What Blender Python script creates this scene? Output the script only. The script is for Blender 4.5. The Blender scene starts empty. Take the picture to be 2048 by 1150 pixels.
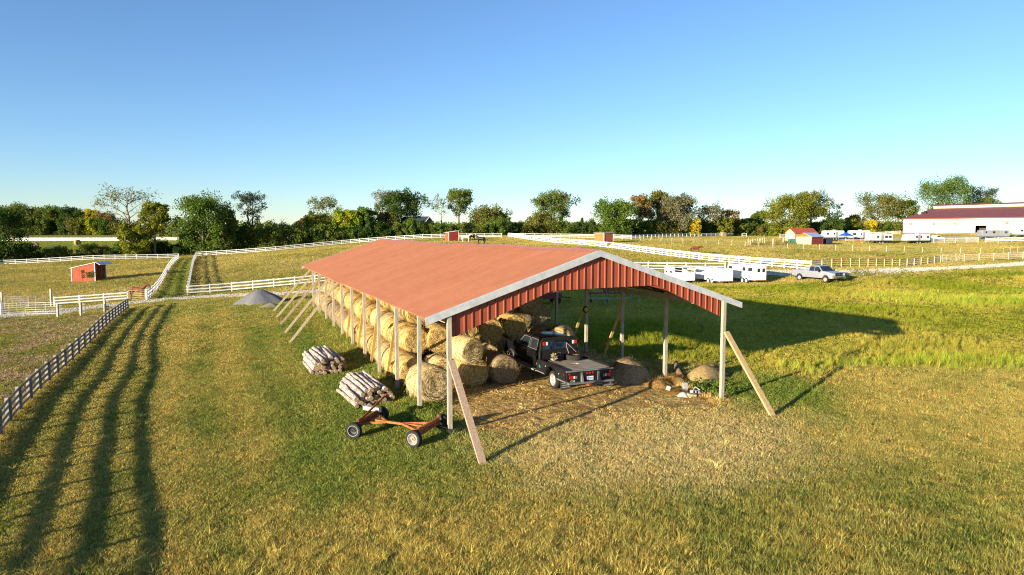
import bpy, bmesh, math, random
import numpy as np
from mathutils import Vector, Matrix, Euler

scene = bpy.context.scene
COL = scene.collection
# ------------------------------------------------------------------ camera
CAMH, FPX, PITCH = 7.2, 1365.0, 0.083
cd = bpy.data.cameras.new('camera'); cam = bpy.data.objects.new('camera', cd); COL.objects.link(cam)
cd.sensor_width = 36.0; cd.lens = 24.0; cd.clip_end = 6000.0; cd.clip_start = 0.1
cam.location = (0, 0, CAMH); cam.rotation_euler = (math.pi/2 - PITCH, 0, 0)
scene.camera = cam
# ------------------------------------------------------------------ sky, sun, exposure
SUN_EL = math.radians(9.6)
SUN_AZ = math.radians(226.5)          # clockwise from +Y
world = bpy.data.worlds.new('World'); scene.world = world; world.use_nodes = True
wn = world.node_tree
sky = wn.nodes.new('ShaderNodeTexSky'); sky.sky_type = 'NISHITA'; sky.sun_disc = False
sky.sun_elevation = SUN_EL; sky.sun_rotation = SUN_AZ
sky.air_density = 0.90; sky.dust_density = 0.02; sky.ozone_density = 3.6; sky.altitude = 200
bg = wn.nodes['Background']; bg.inputs['Strength'].default_value = 0.101
wb = wn.nodes.new('ShaderNodeMix'); wb.data_type = 'RGBA'; wb.blend_type = 'MULTIPLY'; wb.inputs[0].default_value = 1.0
wb.inputs[7].default_value = (1.08, 1.04, 1.07, 1)          # white balance of the whole sky
wn.links.new(sky.outputs['Color'], wb.inputs[6]); wn.links.new(wb.outputs[2], bg.inputs['Color'])
TOSUN = Vector((math.sin(SUN_AZ)*math.cos(SUN_EL), math.cos(SUN_AZ)*math.cos(SUN_EL), math.sin(SUN_EL)))
sd = bpy.data.lights.new('sun', 'SUN'); sd.energy = 5.0; sd.angle = math.radians(0.5); sd.color = (1.0, 0.87, 0.66)
sun = bpy.data.objects.new('sun', sd); COL.objects.link(sun); sun.rotation_euler = TOSUN.to_track_quat('Z', 'Y').to_euler()
vs = scene.view_settings
vs.view_transform = 'Standard'; vs.look = 'None'; vs.gamma = 1.0; vs.exposure = 1.2; vs.use_curve_mapping = False
scene.cycles.max_bounces = 5; scene.cycles.diffuse_bounces = 3; scene.cycles.transmission_bounces = 4
scene.cycles.transparent_max_bounces = 4; scene.cycles.use_denoising = True
scene.cycles.pixel_filter_type = 'BLACKMAN_HARRIS'; scene.cycles.filter_width = 1.1
try: scene.cycles.denoising_prefilter = 'NONE'
except Exception: pass

# ------------------------------------------------------------------ helpers: numbers
rng = np.random.default_rng(7)
R = random.Random(11)
def _hash(ix, iy, s):
    n = (ix.astype(np.int64)*374761393 + iy.astype(np.int64)*668265263 + s*1442695041) & 0xffffffff
    n = ((n ^ (n >> 13))*1274126177) & 0xffffffff
    return ((n ^ (n >> 16)) & 0xffff)/65535.0
def vn(x, y, s=0):
    x = np.asarray(x, float); y = np.asarray(y, float)
    ix = np.floor(x); iy = np.floor(y); fx = x-ix; fy = y-iy
    fx = fx*fx*(3-2*fx); fy = fy*fy*(3-2*fy)
    a = _hash(ix, iy, s); b = _hash(ix+1, iy, s); c = _hash(ix, iy+1, s); d = _hash(ix+1, iy+1, s)
    return (a*(1-fx)+b*fx)*(1-fy)+(c*(1-fx)+d*fx)*fy
def fbm(x, y, s=0, o=3):
    t = 0; a = .5; w = 0
    for k in range(o):
        t = t+a*vn(x*2**k, y*2**k, s+k*17); w += a; a *= .5
    return t/w
def sst(a, b, x):
    t = np.clip((x-a)/(b-a), 0, 1); return t*t*(3-2*t)

# ------------------------------------------------------------------ terrain
_c, _s = math.cos(PITCH), math.sin(PITCH)
def ray(px, py):
    a = (px-1024)/FPX; b = (575-py)/FPX
    return np.array([a, _c+b*_s, -_s+b*_c])
# (pixel x, pixel y of the ground, distance along y) measured from sizes of fences, sheds, trucks
CP = [(25,836,29.2),(83,776,34.5),(178,689,47.5),(254,619,70),(109,614,80),(256,602,83),(375,590,89),(460,583.6,92),(587,572,93),(115,634,68),
      (0,530,168),(195,520,173),(355,516,182),(393,513,184),(541,503,187),(696,488,196),(855,477,198),(1003,475.5,201),(1016,475,202),
      (145,563.5,112),(906,483,152),(1206,486,172),(960,489,163),(1127,488,165),(1313,509.5,128),(1620,541,91),(1640,566,81),(1500,568,84),
      (1350,563,88),(1758,531,115),(1900,537,104),(2048,528,112),(1745,487,205),(1850,487,205),(1620,488,190),(1805,466,250),(2048,466,218),
      (1700,503,150),(400,500,203),(650,484,228),(1100,469,242),(1300,471,238),(1500,469,265),(100,489,225),(100,479,285),(100,470,390),(300,483,250),(600,471,330)]
PW = [(-2.3,24.1,0),(8.9,28.8,0),(-9.8,42,.15),(1.5,46.6,.15),(-17.4,59.7,.45),(-6.3,64.4,.5),(0,0,-.3),(0,14,-.2),(10,14,.05),(-8,16,-.8),(-4.5,15,-.5),(20,22,.1),(32,42,.5),(45,30,.5),(62,62,1.1),
      (100,100,2.2),(-14,14,-.85),(-14,27,-.85),(-9.5,22,-.7),(-10,29,-.6),(-20,40,-.75),(-13,36,-.45),(-40,8,-1.5),(-66,60,-1.7),(-90,100,-1.6),(-140,150,0),(25,60,.7),(0,75,.5),(-40,-60,-2),(40,-60,0),
      (-500,700,9),(0,700,9),(500,700,9),(-400,300,4),(400,300,7.5),(-900,1300,10),(900,1300,10),(0,1300,10),(-900,0,0),(900,0,6),(260,240,6.6)]
pts = [tuple(ray(px, py)[:2]*(d/ray(px, py)[1]))+(CAMH+ray(px, py)[2]*(d/ray(px, py)[1]),) for px, py, d in CP]+PW
_P = np.array(pts, float)
def _phi(r2): return np.where(r2 > 1e-9, r2*np.log(np.maximum(r2, 1e-9))*.5, 0)
_sc = 100.0
_xy = _P[:, :2]/_sc; _n = len(_xy)
_K = _phi(((_xy[:, None]-_xy[None])**2).sum(-1))+np.eye(_n)*0.002
_A = np.zeros((_n+3, _n+3)); _A[:_n, :_n] = _K; _A[:_n, _n] = 1; _A[:_n, _n+1:] = _xy; _A[_n, :_n] = 1; _A[_n+1:, :_n] = _xy.T
_w = np.linalg.solve(_A, np.concatenate([_P[:, 2], np.zeros(3)]))
def zt(x, y):
    x = np.asarray(x, float); y = np.asarray(y, float); sh = x.shape
    q = np.stack([x.ravel(), y.ravel()], -1)/_sc; out = np.empty(len(q))
    for i in range(0, len(q), 20000):
        b = q[i:i+20000]; out[i:i+20000] = _phi(((b[:, None]-_xy[None])**2).sum(-1))@_w[:_n]+_w[_n]+b@_w[_n+1:]
    out = out.reshape(sh)
    amp = .018+.004*sst(-14, -24, x)
    return out+amp*(vn(x/7, y/7, 5)-.5)*2*.8
def z1(x, y): return float(zt(np.array([x]), np.array([y]))[0])
def g(px, py):
    """ground point under a picture direction"""
    r = ray(px, py); t0 = 5.0; t = np.linspace(8, 700, 1600); X = r[0]*t; Y = r[1]*t; Z = CAMH+r[2]*t
    h = zt(X, Y); k = np.argmax(Z < h)
    if k == 0: k = len(t)-1
    f0 = Z[k-1]-h[k-1]; f1 = Z[k]-h[k]; tt = t[k-1]+(t[k]-t[k-1])*f0/(f0-f1)
    return np.array([r[0]*tt, r[1]*tt])
def gd(px, d):
    r = ray(px, 465); return np.array([r[0], r[1]])*(d/r[1])
# barn frame: u across the front (0 = open hay side), v along the ridge away from the front
BX, BY, BTH, BW, BS = -2.295, 24.08, 0.402, 12.13, 3.866
_ac = np.array([math.cos(BTH), math.sin(BTH)]); _ax = np.array([-math.sin(BTH), math.cos(BTH)])
def B(u, v): p = np.array([BX, BY])+_ac*u+_ax*v; return float(p[0]), float(p[1])
def buv(x, y): dx = x-BX; dy = y-BY; return dx*_ac[0]+dy*_ac[1], dx*_ax[0]+dy*_ax[1]

# ------------------------------------------------------------------ helpers: materials
MATS = {}
def M(name, col, rough=.75, col2=None, scale=4.0, metal=0.0, bump=0.0, bscale=None, spec=.3, stretch=(1,1,1), detail=4.0, emit=None, trans=0, lo=.35, hi=.65, island=0.0, coord='pos'):
    if name in MATS: return MATS[name]
    m = bpy.data.materials.new(name); m.use_nodes = True; nt = m.node_tree; N = nt.nodes; L = nt.links
    p = N['Principled BSDF']; p.inputs['Roughness'].default_value = rough; p.inputs['Metallic'].default_value = metal
    p.inputs['Specular IOR Level'].default_value = spec
    if col2 is None: col2 = tuple(c*.72 for c in col)
    if coord == 'pos': src = N.new('ShaderNodeNewGeometry').outputs['Position']
    else: src = N.new('ShaderNodeTexCoord').outputs['Object']
    mp = N.new('ShaderNodeMapping'); mp.inputs['Scale'].default_value = stretch; L.new(src, mp.inputs['Vector'])
    no = N.new('ShaderNodeTexNoise'); no.inputs['Scale'].default_value = scale; no.inputs['Detail'].default_value = detail
    L.new(mp.outputs['Vector'], no.inputs['Vector'])
    mr = N.new('ShaderNodeMapRange'); mr.inputs[1].default_value = lo; mr.inputs[2].default_value = hi; L.new(no.outputs['Fac'], mr.inputs[0])
    mx = N.new('ShaderNodeMix'); mx.data_type = 'RGBA'; mx.inputs[6].default_value = (*col2, 1); mx.inputs[7].default_value = (*col, 1)
    L.new(mr.outputs[0], mx.inputs[0]); out = mx.outputs[2]
    if island:
        gi = N.new('ShaderNodeNewGeometry'); hs = N.new('ShaderNodeHueSaturation')
        m2 = N.new('ShaderNodeMapRange'); m2.inputs[3].default_value = 1-island; m2.inputs[4].default_value = 1+island
        L.new(gi.outputs['Random Per Island'], m2.inputs[0]); L.new(m2.outputs[0], hs.inputs['Value']); L.new(out, hs.inputs['Color']); out = hs.outputs['Color']
    L.new(out, p.inputs['Base Color'])
    if bump:
        bn = N.new('ShaderNodeTexNoise'); bn.inputs['Scale'].default_value = bscale or scale*4; bn.inputs['Detail'].default_value = 6
        L.new(mp.outputs['Vector'], bn.inputs['Vector'])
        bp = N.new('ShaderNodeBump'); bp.inputs['Strength'].default_value = bump; bp.inputs['Distance'].default_value = .05
        L.new(bn.outputs['Fac'], bp.inputs['Height']); L.new(bp.outputs['Normal'], p.inputs['Normal'])
    if emit: p.inputs['Emission Color'].default_value = (*emit, 1); p.inputs['Emission Strength'].default_value = 1
    MATS[name] = m; return m
def leafmat(name, c1, c2, trans=.35, scale=.35, island=.35):
    """leaf material: patches of two colours through the crown, every leaf a little different"""
    if name in MATS: return MATS[name]
    m = bpy.data.materials.new(name); m.use_nodes = True; nt = m.node_tree; N = nt.nodes; L = nt.links
    N.remove(N['Principled BSDF']); out = N['Material Output']
    ge = N.new('ShaderNodeNewGeometry'); no = N.new('ShaderNodeTexNoise'); no.inputs['Scale'].default_value = scale; no.inputs['Detail'].default_value = 3
    L.new(ge.outputs['Position'], no.inputs['Vector'])
    mr = N.new('ShaderNodeMapRange'); mr.inputs[1].default_value = .38; mr.inputs[2].default_value = .62; L.new(no.outputs['Fac'], mr.inputs[0])
    mx = N.new('ShaderNodeMix'); mx.data_type = 'RGBA'; mx.inputs[6].default_value = (*c1, 1); mx.inputs[7].default_value = (*c2, 1); L.new(mr.outputs[0], mx.inputs[0])
    hs = N.new('ShaderNodeHueSaturation'); m2 = N.new('ShaderNodeMapRange'); m2.inputs[3].default_value = 1-island; m2.inputs[4].default_value = 1+island
    L.new(ge.outputs['Random Per Island'], m2.inputs[0]); L.new(m2.outputs[0], hs.inputs['Value']); L.new(mx.outputs[2], hs.inputs['Color'])
    d = N.new('ShaderNodeBsdfDiffuse'); t = N.new('ShaderNodeBsdfTranslucent'); ms = N.new('ShaderNodeMixShader'); ms.inputs[0].default_value = trans
    L.new(hs.outputs['Color'], d.inputs['Color']); L.new(hs.outputs['Color'], t.inputs['Color'])
    L.new(d.outputs[0], ms.inputs[1]); L.new(t.outputs[0], ms.inputs[2]); L.new(ms.outputs[0], out.inputs['Surface'])
    MATS[name] = m; return m
def glass(name='dark_glass', col=(.02,.025,.03)):
    return M(name, col, rough=.08, col2=col, spec=.8)

# ------------------------------------------------------------------ helpers: meshes
class MB:
    def __init__(s): s.v = []; s.f = []
    def add(s, vs, fs):
        o = len(s.v); s.v += [tuple(map(float, p)) for p in vs]; s.f += [tuple(i+o for i in f) for f in fs]; return s
    def box(s, c, size, rot=None):
        hx, hy, hz = size[0]/2, size[1]/2, size[2]/2
        P = [Vector((x, y, z)) for x in (-hx, hx) for y in (-hy, hy) for z in (-hz, hz)]
        if rot is not None: P = [rot@p for p in P]
        c = Vector(c); return s.add([p+c for p in P], [(0,1,3,2),(4,6,7,5),(0,4,5,1),(2,3,7,6),(0,2,6,4),(1,5,7,3)])
    def beam(s, a, b, w, h, up=(0,0,1)):
        a = Vector(a); b = Vector(b); d = (b-a); n = d.normalized(); up = Vector(up)
        if abs(n.dot(up)) > .98: up = Vector((1,0,0))
        x = n.cross(up).normalized(); y = x.cross(n)
        P = [q+x*sx*w/2+y*sy*h/2 for q in (a, b) for sx, sy in ((-1,-1),(1,-1),(1,1),(-1,1))]
        return s.add(P, [(0,3,2,1),(4,5,6,7),(0,1,5,4),(1,2,6,5),(2,3,7,6),(3,0,4,7)])
    def tube(s, pts, rad, n=8, cap=True):
        pts = [Vector(p) for p in pts]; k = len(pts)
        rad = [rad]*k if not hasattr(rad, '__len__') else rad
        rings = []; px = None
        for i, p in enumerate(pts):
            t = (pts[min(i+1, k-1)]-pts[max(i-1, 0)]).normalized()
            if px is None:
                px = t.orthogonal().normalized()
            px = (px-t*px.dot(t)); px = px.normalized() if px.length > 1e-6 else t.orthogonal().normalized()
            py = t.cross(px)
            rings.append([p+(px*math.cos(2*math.pi*j/n)+py*math.sin(2*math.pi*j/n))*rad[i] for j in range(n)])
        V = [q for r_ in rings for q in r_]; F = []
        for i in range(k-1):
            for j in range(n):
                F.append((i*n+j, i*n+(j+1)%n, (i+1)*n+(j+1)%n, (i+1)*n+j))
        if cap: F.append(tuple(range(n-1, -1, -1))); F.append(tuple((k-1)*n+j for j in range(n)))
        return s.add(V, F)
    def lathe(s, prof, axis='x', c=(0,0,0), n=24, cap=True):
        """prof: list of (along, radius)"""
        V = []; F = []; c = Vector(c)
        for a, r_ in prof:
            for j in range(n):
                t = 2*math.pi*j/n; p = (a, r_*math.cos(t), r_*math.sin(t))
                if axis == 'y': p = (p[1], p[0], p[2])
                if axis == 'z': p = (p[1], p[2], p[0])
                V.append(Vector(p)+c)
        k = len(prof)
        for i in range(k-1):
            for j in range(n): F.append((i*n+j, i*n+(j+1)%n, (i+1)*n+(j+1)%n, (i+1)*n+j))
        if cap: F.append(tuple(range(n-1, -1, -1))); F.append(tuple((k-1)*n+j for j in range(n)))
        return s.add(V, F)
    def prism(s, poly, lo, hi, axis='x', inset=None):
        """polygon in the two other axes extruded along axis; inset = second polygon for the hi end"""
        k = len(poly); p2 = inset or poly; V = []
        for a, q in ((lo, poly), (hi, p2)):
            for (m, n) in q: V.append({'x': (a, m, n), 'y': (m, a, n), 'z': (m, n, a)}[axis])
        F = [tuple(range(k-1, -1, -1)), tuple(range(k, 2*k))]+[(i, (i+1)%k, k+(i+1)%k, k+i) for i in range(k)]
        return s.add(V, F)
    def build(s, name, mat, parent=None, smooth=False, bevel=0.0, seg=1, loc=None, mesh_only=False):
        me = bpy.data.meshes.new(name); me.from_pydata(s.v, [], s.f); me.update()
        bm = bmesh.new(); bm.from_mesh(me)
        bmesh.ops.recalc_face_normals(bm, faces=bm.faces)
        if bevel:
            try: bmesh.ops.bevel(bm, geom=list(bm.edges), offset=bevel, segments=seg, profile=.6, affect='EDGES', clamp_overlap=True)
            except Exception: pass
        bm.to_mesh(me); bm.free()
        if smooth:
            me.polygons.foreach_set('use_smooth', [True]*len(me.polygons))
            if smooth == 'auto':
                try: me.set_sharp_from_angle(angle=math.radians(38))
                except Exception: pass
        if mat is not None: me.materials.append(mat)
        if mesh_only: return me
        return link(name, me, parent, loc)
def link(name, me, parent=None, loc=None, rot=None, scale=None):
    o = bpy.data.objects.new(name, me); COL.objects.link(o)
    if parent is not None: o.parent = parent
    if loc is not None: o.location = loc
    if rot is not None: o.rotation_euler = rot
    if scale is not None: o.scale = scale
    return o
def npmesh(name, V, F, mat, smooth=False):
    """V (n,3) array, F (m,k) int array, all faces with k corners"""
    me = bpy.data.meshes.new(name); V = np.ascontiguousarray(V, dtype=np.float32); F = np.ascontiguousarray(F, dtype=np.int32)
    me.vertices.add(len(V)); me.vertices.foreach_set('co', V.ravel())
    k = F.shape[1]; me.loops.add(F.size); me.loops.foreach_set('vertex_index', F.ravel())
    me.polygons.add(len(F)); me.polygons.foreach_set('loop_start', np.arange(0, F.size, k, dtype=np.int32))
    me.polygons.foreach_set('loop_total', np.full(len(F), k, dtype=np.int32))
    if smooth: me.polygons.foreach_set('use_smooth', np.ones(len(F), dtype=bool))
    me.update(calc_edges=True); me.validate()
    if mat is not None: me.materials.append(mat)
    return me
def tag(o, label, cat, group=None, kind=None):
    o['label'] = label
    if cat: o['category'] = cat
    if group: o['group'] = group
    if kind: o['kind'] = kind
    return o
def thing(name, label, cat, loc=(0,0,0), rz=0.0, group=None, rot=None):
    o = bpy.data.objects.new(name, None); COL.objects.link(o); o.empty_display_size = .2
    o.location = loc; o.rotation_euler = rot or (0, 0, rz); return tag(o, label, cat, group)
_UB = {}
def ubox(name, mat, parent, a, b, w, h, up=(0,0,1)):
    """a straight timber from a to b: shares one box mesh per material"""
    if mat.name not in _UB:
        _UB[mat.name] = MB().box((0,0,0), (1,1,1)).build('timber_'+mat.name, mat, mesh_only=True)
    a = Vector(a); b = Vector(b); d = b-a; n = d.normalized(); up = Vector(up)
    if abs(n.dot(up)) > .98: up = Vector((0,1,0))
    x = n.cross(up).normalized(); y = x.cross(n).normalized()
    m = Matrix((x, n, y)).transposed().to_4x4(); m.translation = (a+b)/2
    o = bpy.data.objects.new(name, _UB[mat.name]); COL.objects.link(o); o.parent = parent
    o.matrix_basis = m@Matrix.Diagonal((w, d.length, h, 1)); return o
ORD = ['first','second','third','fourth','fifth','sixth','seventh','eighth','ninth','tenth','eleventh','twelfth','thirteenth','fourteenth','fifteenth','sixteenth','seventeenth','eighteenth','nineteenth','twentieth']
ORD += ['twenty-'+o for o in ORD[:9]]+['thirtieth']+['thirty-'+o for o in ORD[:9]]
def text(name, body, size, mat, parent, loc, rot, ext=.003):
    cu = bpy.data.curves.new(name, 'FONT'); cu.body = body; cu.size = size; cu.extrude = ext; cu.align_x = 'CENTER'; cu.align_y = 'CENTER'
    tmp = bpy.data.objects.new(name, cu); COL.objects.link(tmp); bpy.context.view_layer.update()
    me = bpy.data.meshes.new_from_object(tmp.evaluated_get(bpy.context.evaluated_depsgraph_get())); bpy.data.objects.remove(tmp)
    me.materials.clear(); me.materials.append(mat); return link(name, me, parent, loc, rot)
# ------------------------------------------------------------------ ground colours (real surface colour of turf, straw, soil)
def lerp(a, b, t): return a*(1-t[..., None])+np.asarray(b)*t[..., None]
ROADPX = [(-160,655),(0,633),(120,624),(300,603),(450,592),(590,587)]
RP = [g(*p) for p in ROADPX]+[np.array(p) for p in [(-15,86.5),(0,89),(16,92),(30,95)]]+[g(*p) for p in [(1620,546),(1760,543.5),(1900,537),(2048,528)]]
_l = (RP[-1]-RP[-2]); RP += [RP[-1]+_l*1.5]
def spline(P, step=2.0):
    P = [np.array(p, float) for p in P]; out = []
    for i in range(len(P)-1):
        a = P[max(i-1, 0)]; b = P[i]; c = P[i+1]; d = P[min(i+2, len(P)-1)]
        n = max(2, int(np.linalg.norm(c-b)/step))
        for k in range(n):
            t = k/n; out.append(.5*((2*b)+(-a+c)*t+(2*a-5*b+4*c-d)*t*t+(-a+3*b-3*c+d)*t**3))
    out.append(P[-1]); return np.array(out)
ROAD = spline(RP)
def roaddist(x, y):
    x = np.asarray(x); y = np.asarray(y); d = np.full(x.shape, 1e9)
    for p in ROAD[::2]: d = np.minimum(d, (x-p[0])**2+(y-p[1])**2)
    return np.sqrt(d)
FL = [g(25,836), g(83,776), g(178,689), g(254,619)]      # foot of the boarded fence on the left
_fd = (FL[0]-FL[1])/np.linalg.norm(FL[0]-FL[1])
FENCE1 = [FL[0]+np.array([.52, -1.0])*36]+FL
_fx = np.array([p[0] for p in FENCE1]); _fy = np.array([p[1] for p in FENCE1])
def leftfence(x, y): return x-np.interp(y, _fy, _fx)      # >0 on the lawn side
TB = np.array([B(13.2, 3.5), B(17.5, 1.2), B(23, 0.5), B(30, -3.5), B(45, -12)])   # near edge of the uncut grass
def tallmask(x, y):
    u, v = buv(x, y); e = np.interp(u, [12.6, 14.5, 17.5, 23, 30, 45], [9, 4.6, 1.4, .2, -3.5, -12])
    m = sst(-1.2, 2.2, v-e-.6+7.5*(fbm(x/4.5, y/4.5, 31)-.5))*sst(12.8, 14.6, u+1.5*(fbm(x/1.5, y/1.5, 33)-.5))
    rd = roaddist(x, y) if np.size(x) < 4e5 else 99
    m = m*sst(4.0, 8.0, rd)*sst(101, 92, y+.15*x*0)
    # mown place where the trailers and the pickup stand
    m = m*(1-sst(1.0, 0.0, np.maximum(np.abs(x-27)/17-1, np.abs(y-89.5)/6.5-1)*3))
    return m
LANE = [np.array([g(294,601), g(322,570), g(358,518)]), np.array([g(375,590), g(381,560), g(393,513)])]
def gcol(x, y):
    u, v = buv(x, y); n1 = fbm(x/8, y/8, 1); n2 = fbm(x/1.8, y/1.8, 2); n4 = fbm(x/25, y/25, 3, 2); n5 = fbm(x/.5, y/.5, 9, 2)
    dry = np.clip(.66+1.3*(n1-.5)+1.1*(n2-.5)+.5*(n5-.5), 0, 1)
    # mowing lanes parallel with the fence on the left lawn
    fd = leftfence(x, y); lane = .5+.5*np.sin(fd*2*math.pi/3.3+1.0+.8*n1)
    lf = sst(-8, -14, u)*0+sst(-3, -9, x)*sst(90, 50, y)*(fd > 0)
    dry = np.clip(dry+lf*(lane-.5)*.55, 0, 1)
    green = np.array([.185, .200, .040]); straw = np.array([.40, .31, .080])
    c = lerp(green+np.zeros(x.shape+(3,)), straw, dry)
    # lush along the open side of the barn
    gl = sst(-7.0, -3, u+2.5*(n2-.5))*sst(1.5, -.5, u)*sst(-2, 4, v)*sst(52, 40, v)
    c = lerp(c, np.array([.145, .200, .036]), np.clip(gl*(.85-.5*dry), 0, 1))
    gl2 = sst(7, 3, np.hypot(x-(-3.2), y-23.6)+3*(n2-.5))
    c = lerp(c, np.array([.130, .185, .030]), np.clip(gl2*.6, 0, 1))
    gr = sst(5.5, 2, np.hypot((x-11), (y-30.5)*1.1)+3*(n2-.5))
    c = lerp(c, np.array([.120, .185, .028]), np.clip(gr*.65, 0, 1))
    # dry pale turf in front of the barn, bare straw strewn soil on its floor
    pt = sst(1.25, .45, np.hypot((u-6.2)/6.6, (v+3.6)/5.0)+.55*(n2-.5)+.3*(n5-.5))
    c = lerp(c, np.array([.54, .41, .17]), np.clip(pt*.9, 0, 1))
    fl = sst(-2.2, .6, v+2.6*(n2-.5)+1.2*(n5-.5))*sst(17, 12, v)*sst(.4, 1.6, u+1.2*(n2-.5))*sst(13.2, 11.6, u+1.5*(n2-.5))
    c = lerp(c, np.array([.58, .40, .15]), np.clip(fl, 0, 1))
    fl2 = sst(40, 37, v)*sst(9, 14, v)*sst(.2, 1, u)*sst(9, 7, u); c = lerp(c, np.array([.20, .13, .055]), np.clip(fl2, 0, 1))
    # uncut field on the right
    tm = tallmask(x, y)
    c = lerp(c, lerp(np.array([.215, .235, .020])+np.zeros(x.shape+(3,)), np.array([.39, .32, .055]), np.clip(.5+2.2*(n1-.5), 0, 1)), tm)
    # trampled paddock left of the boarded fence
    pd = sst(0, -1.2, fd)*sst(72, 66, y); pdc = lerp(np.array([.34, .24, .12])+np.zeros(x.shape+(3,)), np.array([.22, .20, .045]), np.clip(.5+2.6*(n2-.5)+1.2*(n1-.5), 0, 1))
    c = lerp(c, pdc, pd)
    # pastures behind
    fy = sst(70, 84, y); pc = lerp(np.array([.42, .325, .090])+np.zeros(x.shape+(3,)), np.array([.25, .235, .050]), np.clip(.38+1.9*(n1-.5)+1.2*(n4-.5)+.8*(n2-.5), 0, 1))
    pc = lerp(pc, np.array([.48, .365, .13]), np.clip(2.6*(fbm(x/14, y/9, 77)-.56), 0, .8))
    c = lerp(c, pc, fy*(1-tm))
    # green hay meadow beyond the hedge, left
    hm = sst(196, 206, y)*sst(-40, -70, x); c = lerp(c, np.array([.23, .27, .045]), hm*(.8+.4*(n1-.5)))
    dm = sst(300, 330, y)*sst(-40, -70, x); c = lerp(c, np.array([.32, .27, .08]), dm)
    # mown green lane between its two fences
    lx0 = np.interp(y, LANE[0][:, 1], LANE[0][:, 0]); lx1 = np.interp(y, LANE[1][:, 1], LANE[1][:, 0]); la = sst(0, .6, x-lx0)*sst(0, .6, lx1-x)*(y > LANE[1][0, 1]-1)*(y < LANE[1][-1, 1]+3)
    c = lerp(c, np.array([.17, .215, .036]), la*(.75+.4*(n2-.5)))
    return np.clip(c, .004, .8)
def axis(bounds, step, far, grow=1.09):
    lo, hi = bounds; a = list(np.arange(lo, hi+1e-6, step)); s = step; p = hi
    while p < far[1]: s *= grow; p += s; a.append(p)
    s = step; p = lo
    while p > far[0]: s *= grow; p -= s; a.insert(0, p)
    return np.array(a)
GX = axis((-48, 60), .55, (-2600, 2600), 1.07); GY = axis((9, 92), .55, (-300, 4200), 1.05)
XX, YY = np.meshgrid(GX, GY); ZZ = zt(XX, YY)
nx, ny = len(GX), len(GY); idx = np.arange(nx*ny).reshape(ny, nx)
GF = np.stack([idx[:-1, :-1], idx[:-1, 1:], idx[1:, 1:], idx[1:, :-1]], -1).reshape(-1, 4)
def groundmat():
    m = bpy.data.materials.new('turf_soil'); m.use_nodes = True; nt = m.node_tree; N = nt.nodes; L = nt.links; p = N['Principled BSDF']
    p.inputs['Roughness'].default_value = 1.0; p.inputs['Specular IOR Level'].default_value = 0.0
    at = N.new('ShaderNodeAttribute'); at.attribute_name = 'turf'; ge = N.new('ShaderNodeNewGeometry')
    prev = at.outputs['Color']; hs = []
    for sc, lo, hi, de in ((22.0, .55, 1.5, 6), (3.2, .72, 1.28, 4), (.35, .85, 1.15, 4)):
        no = N.new('ShaderNodeTexNoise'); no.inputs['Scale'].default_value = sc; no.inputs['Detail'].default_value = de; L.new(ge.outputs['Position'], no.inputs['Vector'])
        mr = N.new('ShaderNodeMapRange'); mr.inputs[1].default_value = .3; mr.inputs[2].default_value = .7; mr.inputs[3].default_value = lo; mr.inputs[4].default_value = hi
        L.new(no.outputs['Fac'], mr.inputs[0]); h = N.new('ShaderNodeHueSaturation'); L.new(mr.outputs[0], h.inputs['Value']); L.new(prev, h.inputs['Color']); prev = h.outputs['Color']; hs.append(no)
    L.new(prev, p.inputs['Base Color'])
    ad = N.new('ShaderNodeMath'); ad.operation = 'MULTIPLY_ADD'; ad.inputs[1].default_value = 4.0; L.new(hs[1].outputs['Fac'], ad.inputs[0]); L.new(hs[0].outputs['Fac'], ad.inputs[2])
    bp = N.new('ShaderNodeBump'); bp.inputs['Strength'].default_value = .9; bp.inputs['Distance'].default_value = .10
    L.new(ad.outputs[0], bp.inputs['Height']); L.new(bp.outputs['Normal'], p.inputs['Normal']); return m
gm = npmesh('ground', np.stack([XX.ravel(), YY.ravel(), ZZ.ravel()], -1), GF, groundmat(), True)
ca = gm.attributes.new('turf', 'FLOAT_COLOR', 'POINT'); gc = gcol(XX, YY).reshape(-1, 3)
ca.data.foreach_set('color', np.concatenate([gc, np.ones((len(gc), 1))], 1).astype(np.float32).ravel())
tag(link('ground', gm), 'mown and dry pasture turf rolling back to the tree line', 'ground', kind='structure')
# gravel drive: a draped sheet
def ribbon(name, line, width, mat, lift=.05, wob=.35, n=7, seed=3):
    line = np.array(line); t = np.gradient(line, axis=0); t /= np.linalg.norm(t, axis=1)[:, None]; nrm = np.stack([-t[:, 1], t[:, 0]], -1)
    V = []
    for j in range(n):
        s = (j/(n-1)-.5); off = s*width*(1+wob*(vn(np.arange(len(line))*.9, np.full(len(line), j//(n-1)), seed)-.5))
        P = line+nrm*off[:, None]; edge = lift if 0 < j < n-1 else -.03
        V.append(np.concatenate([P, (zt(P[:, 0], P[:, 1])+edge)[:, None]], 1))
    V = np.stack(V, 1); k = len(line); ii = np.arange(k*n).reshape(k, n)
    F = np.stack([ii[:-1, :-1], ii[:-1, 1:], ii[1:, 1:], ii[1:, :-1]], -1).reshape(-1, 4)
    return link(name, npmesh(name, V.reshape(-1, 3), F, mat, True))
gravelm = M('gravel_drive', (.86,.76,.58), 1, (.72,.63,.48), scale=1.2, bump=.8, bscale=30, spec=0)
tag(ribbon('gravel_road', ROAD, 5.4, gravelm, lift=.07), 'pale gravel farm drive running across behind the barn', 'road', kind='structure')
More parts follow.
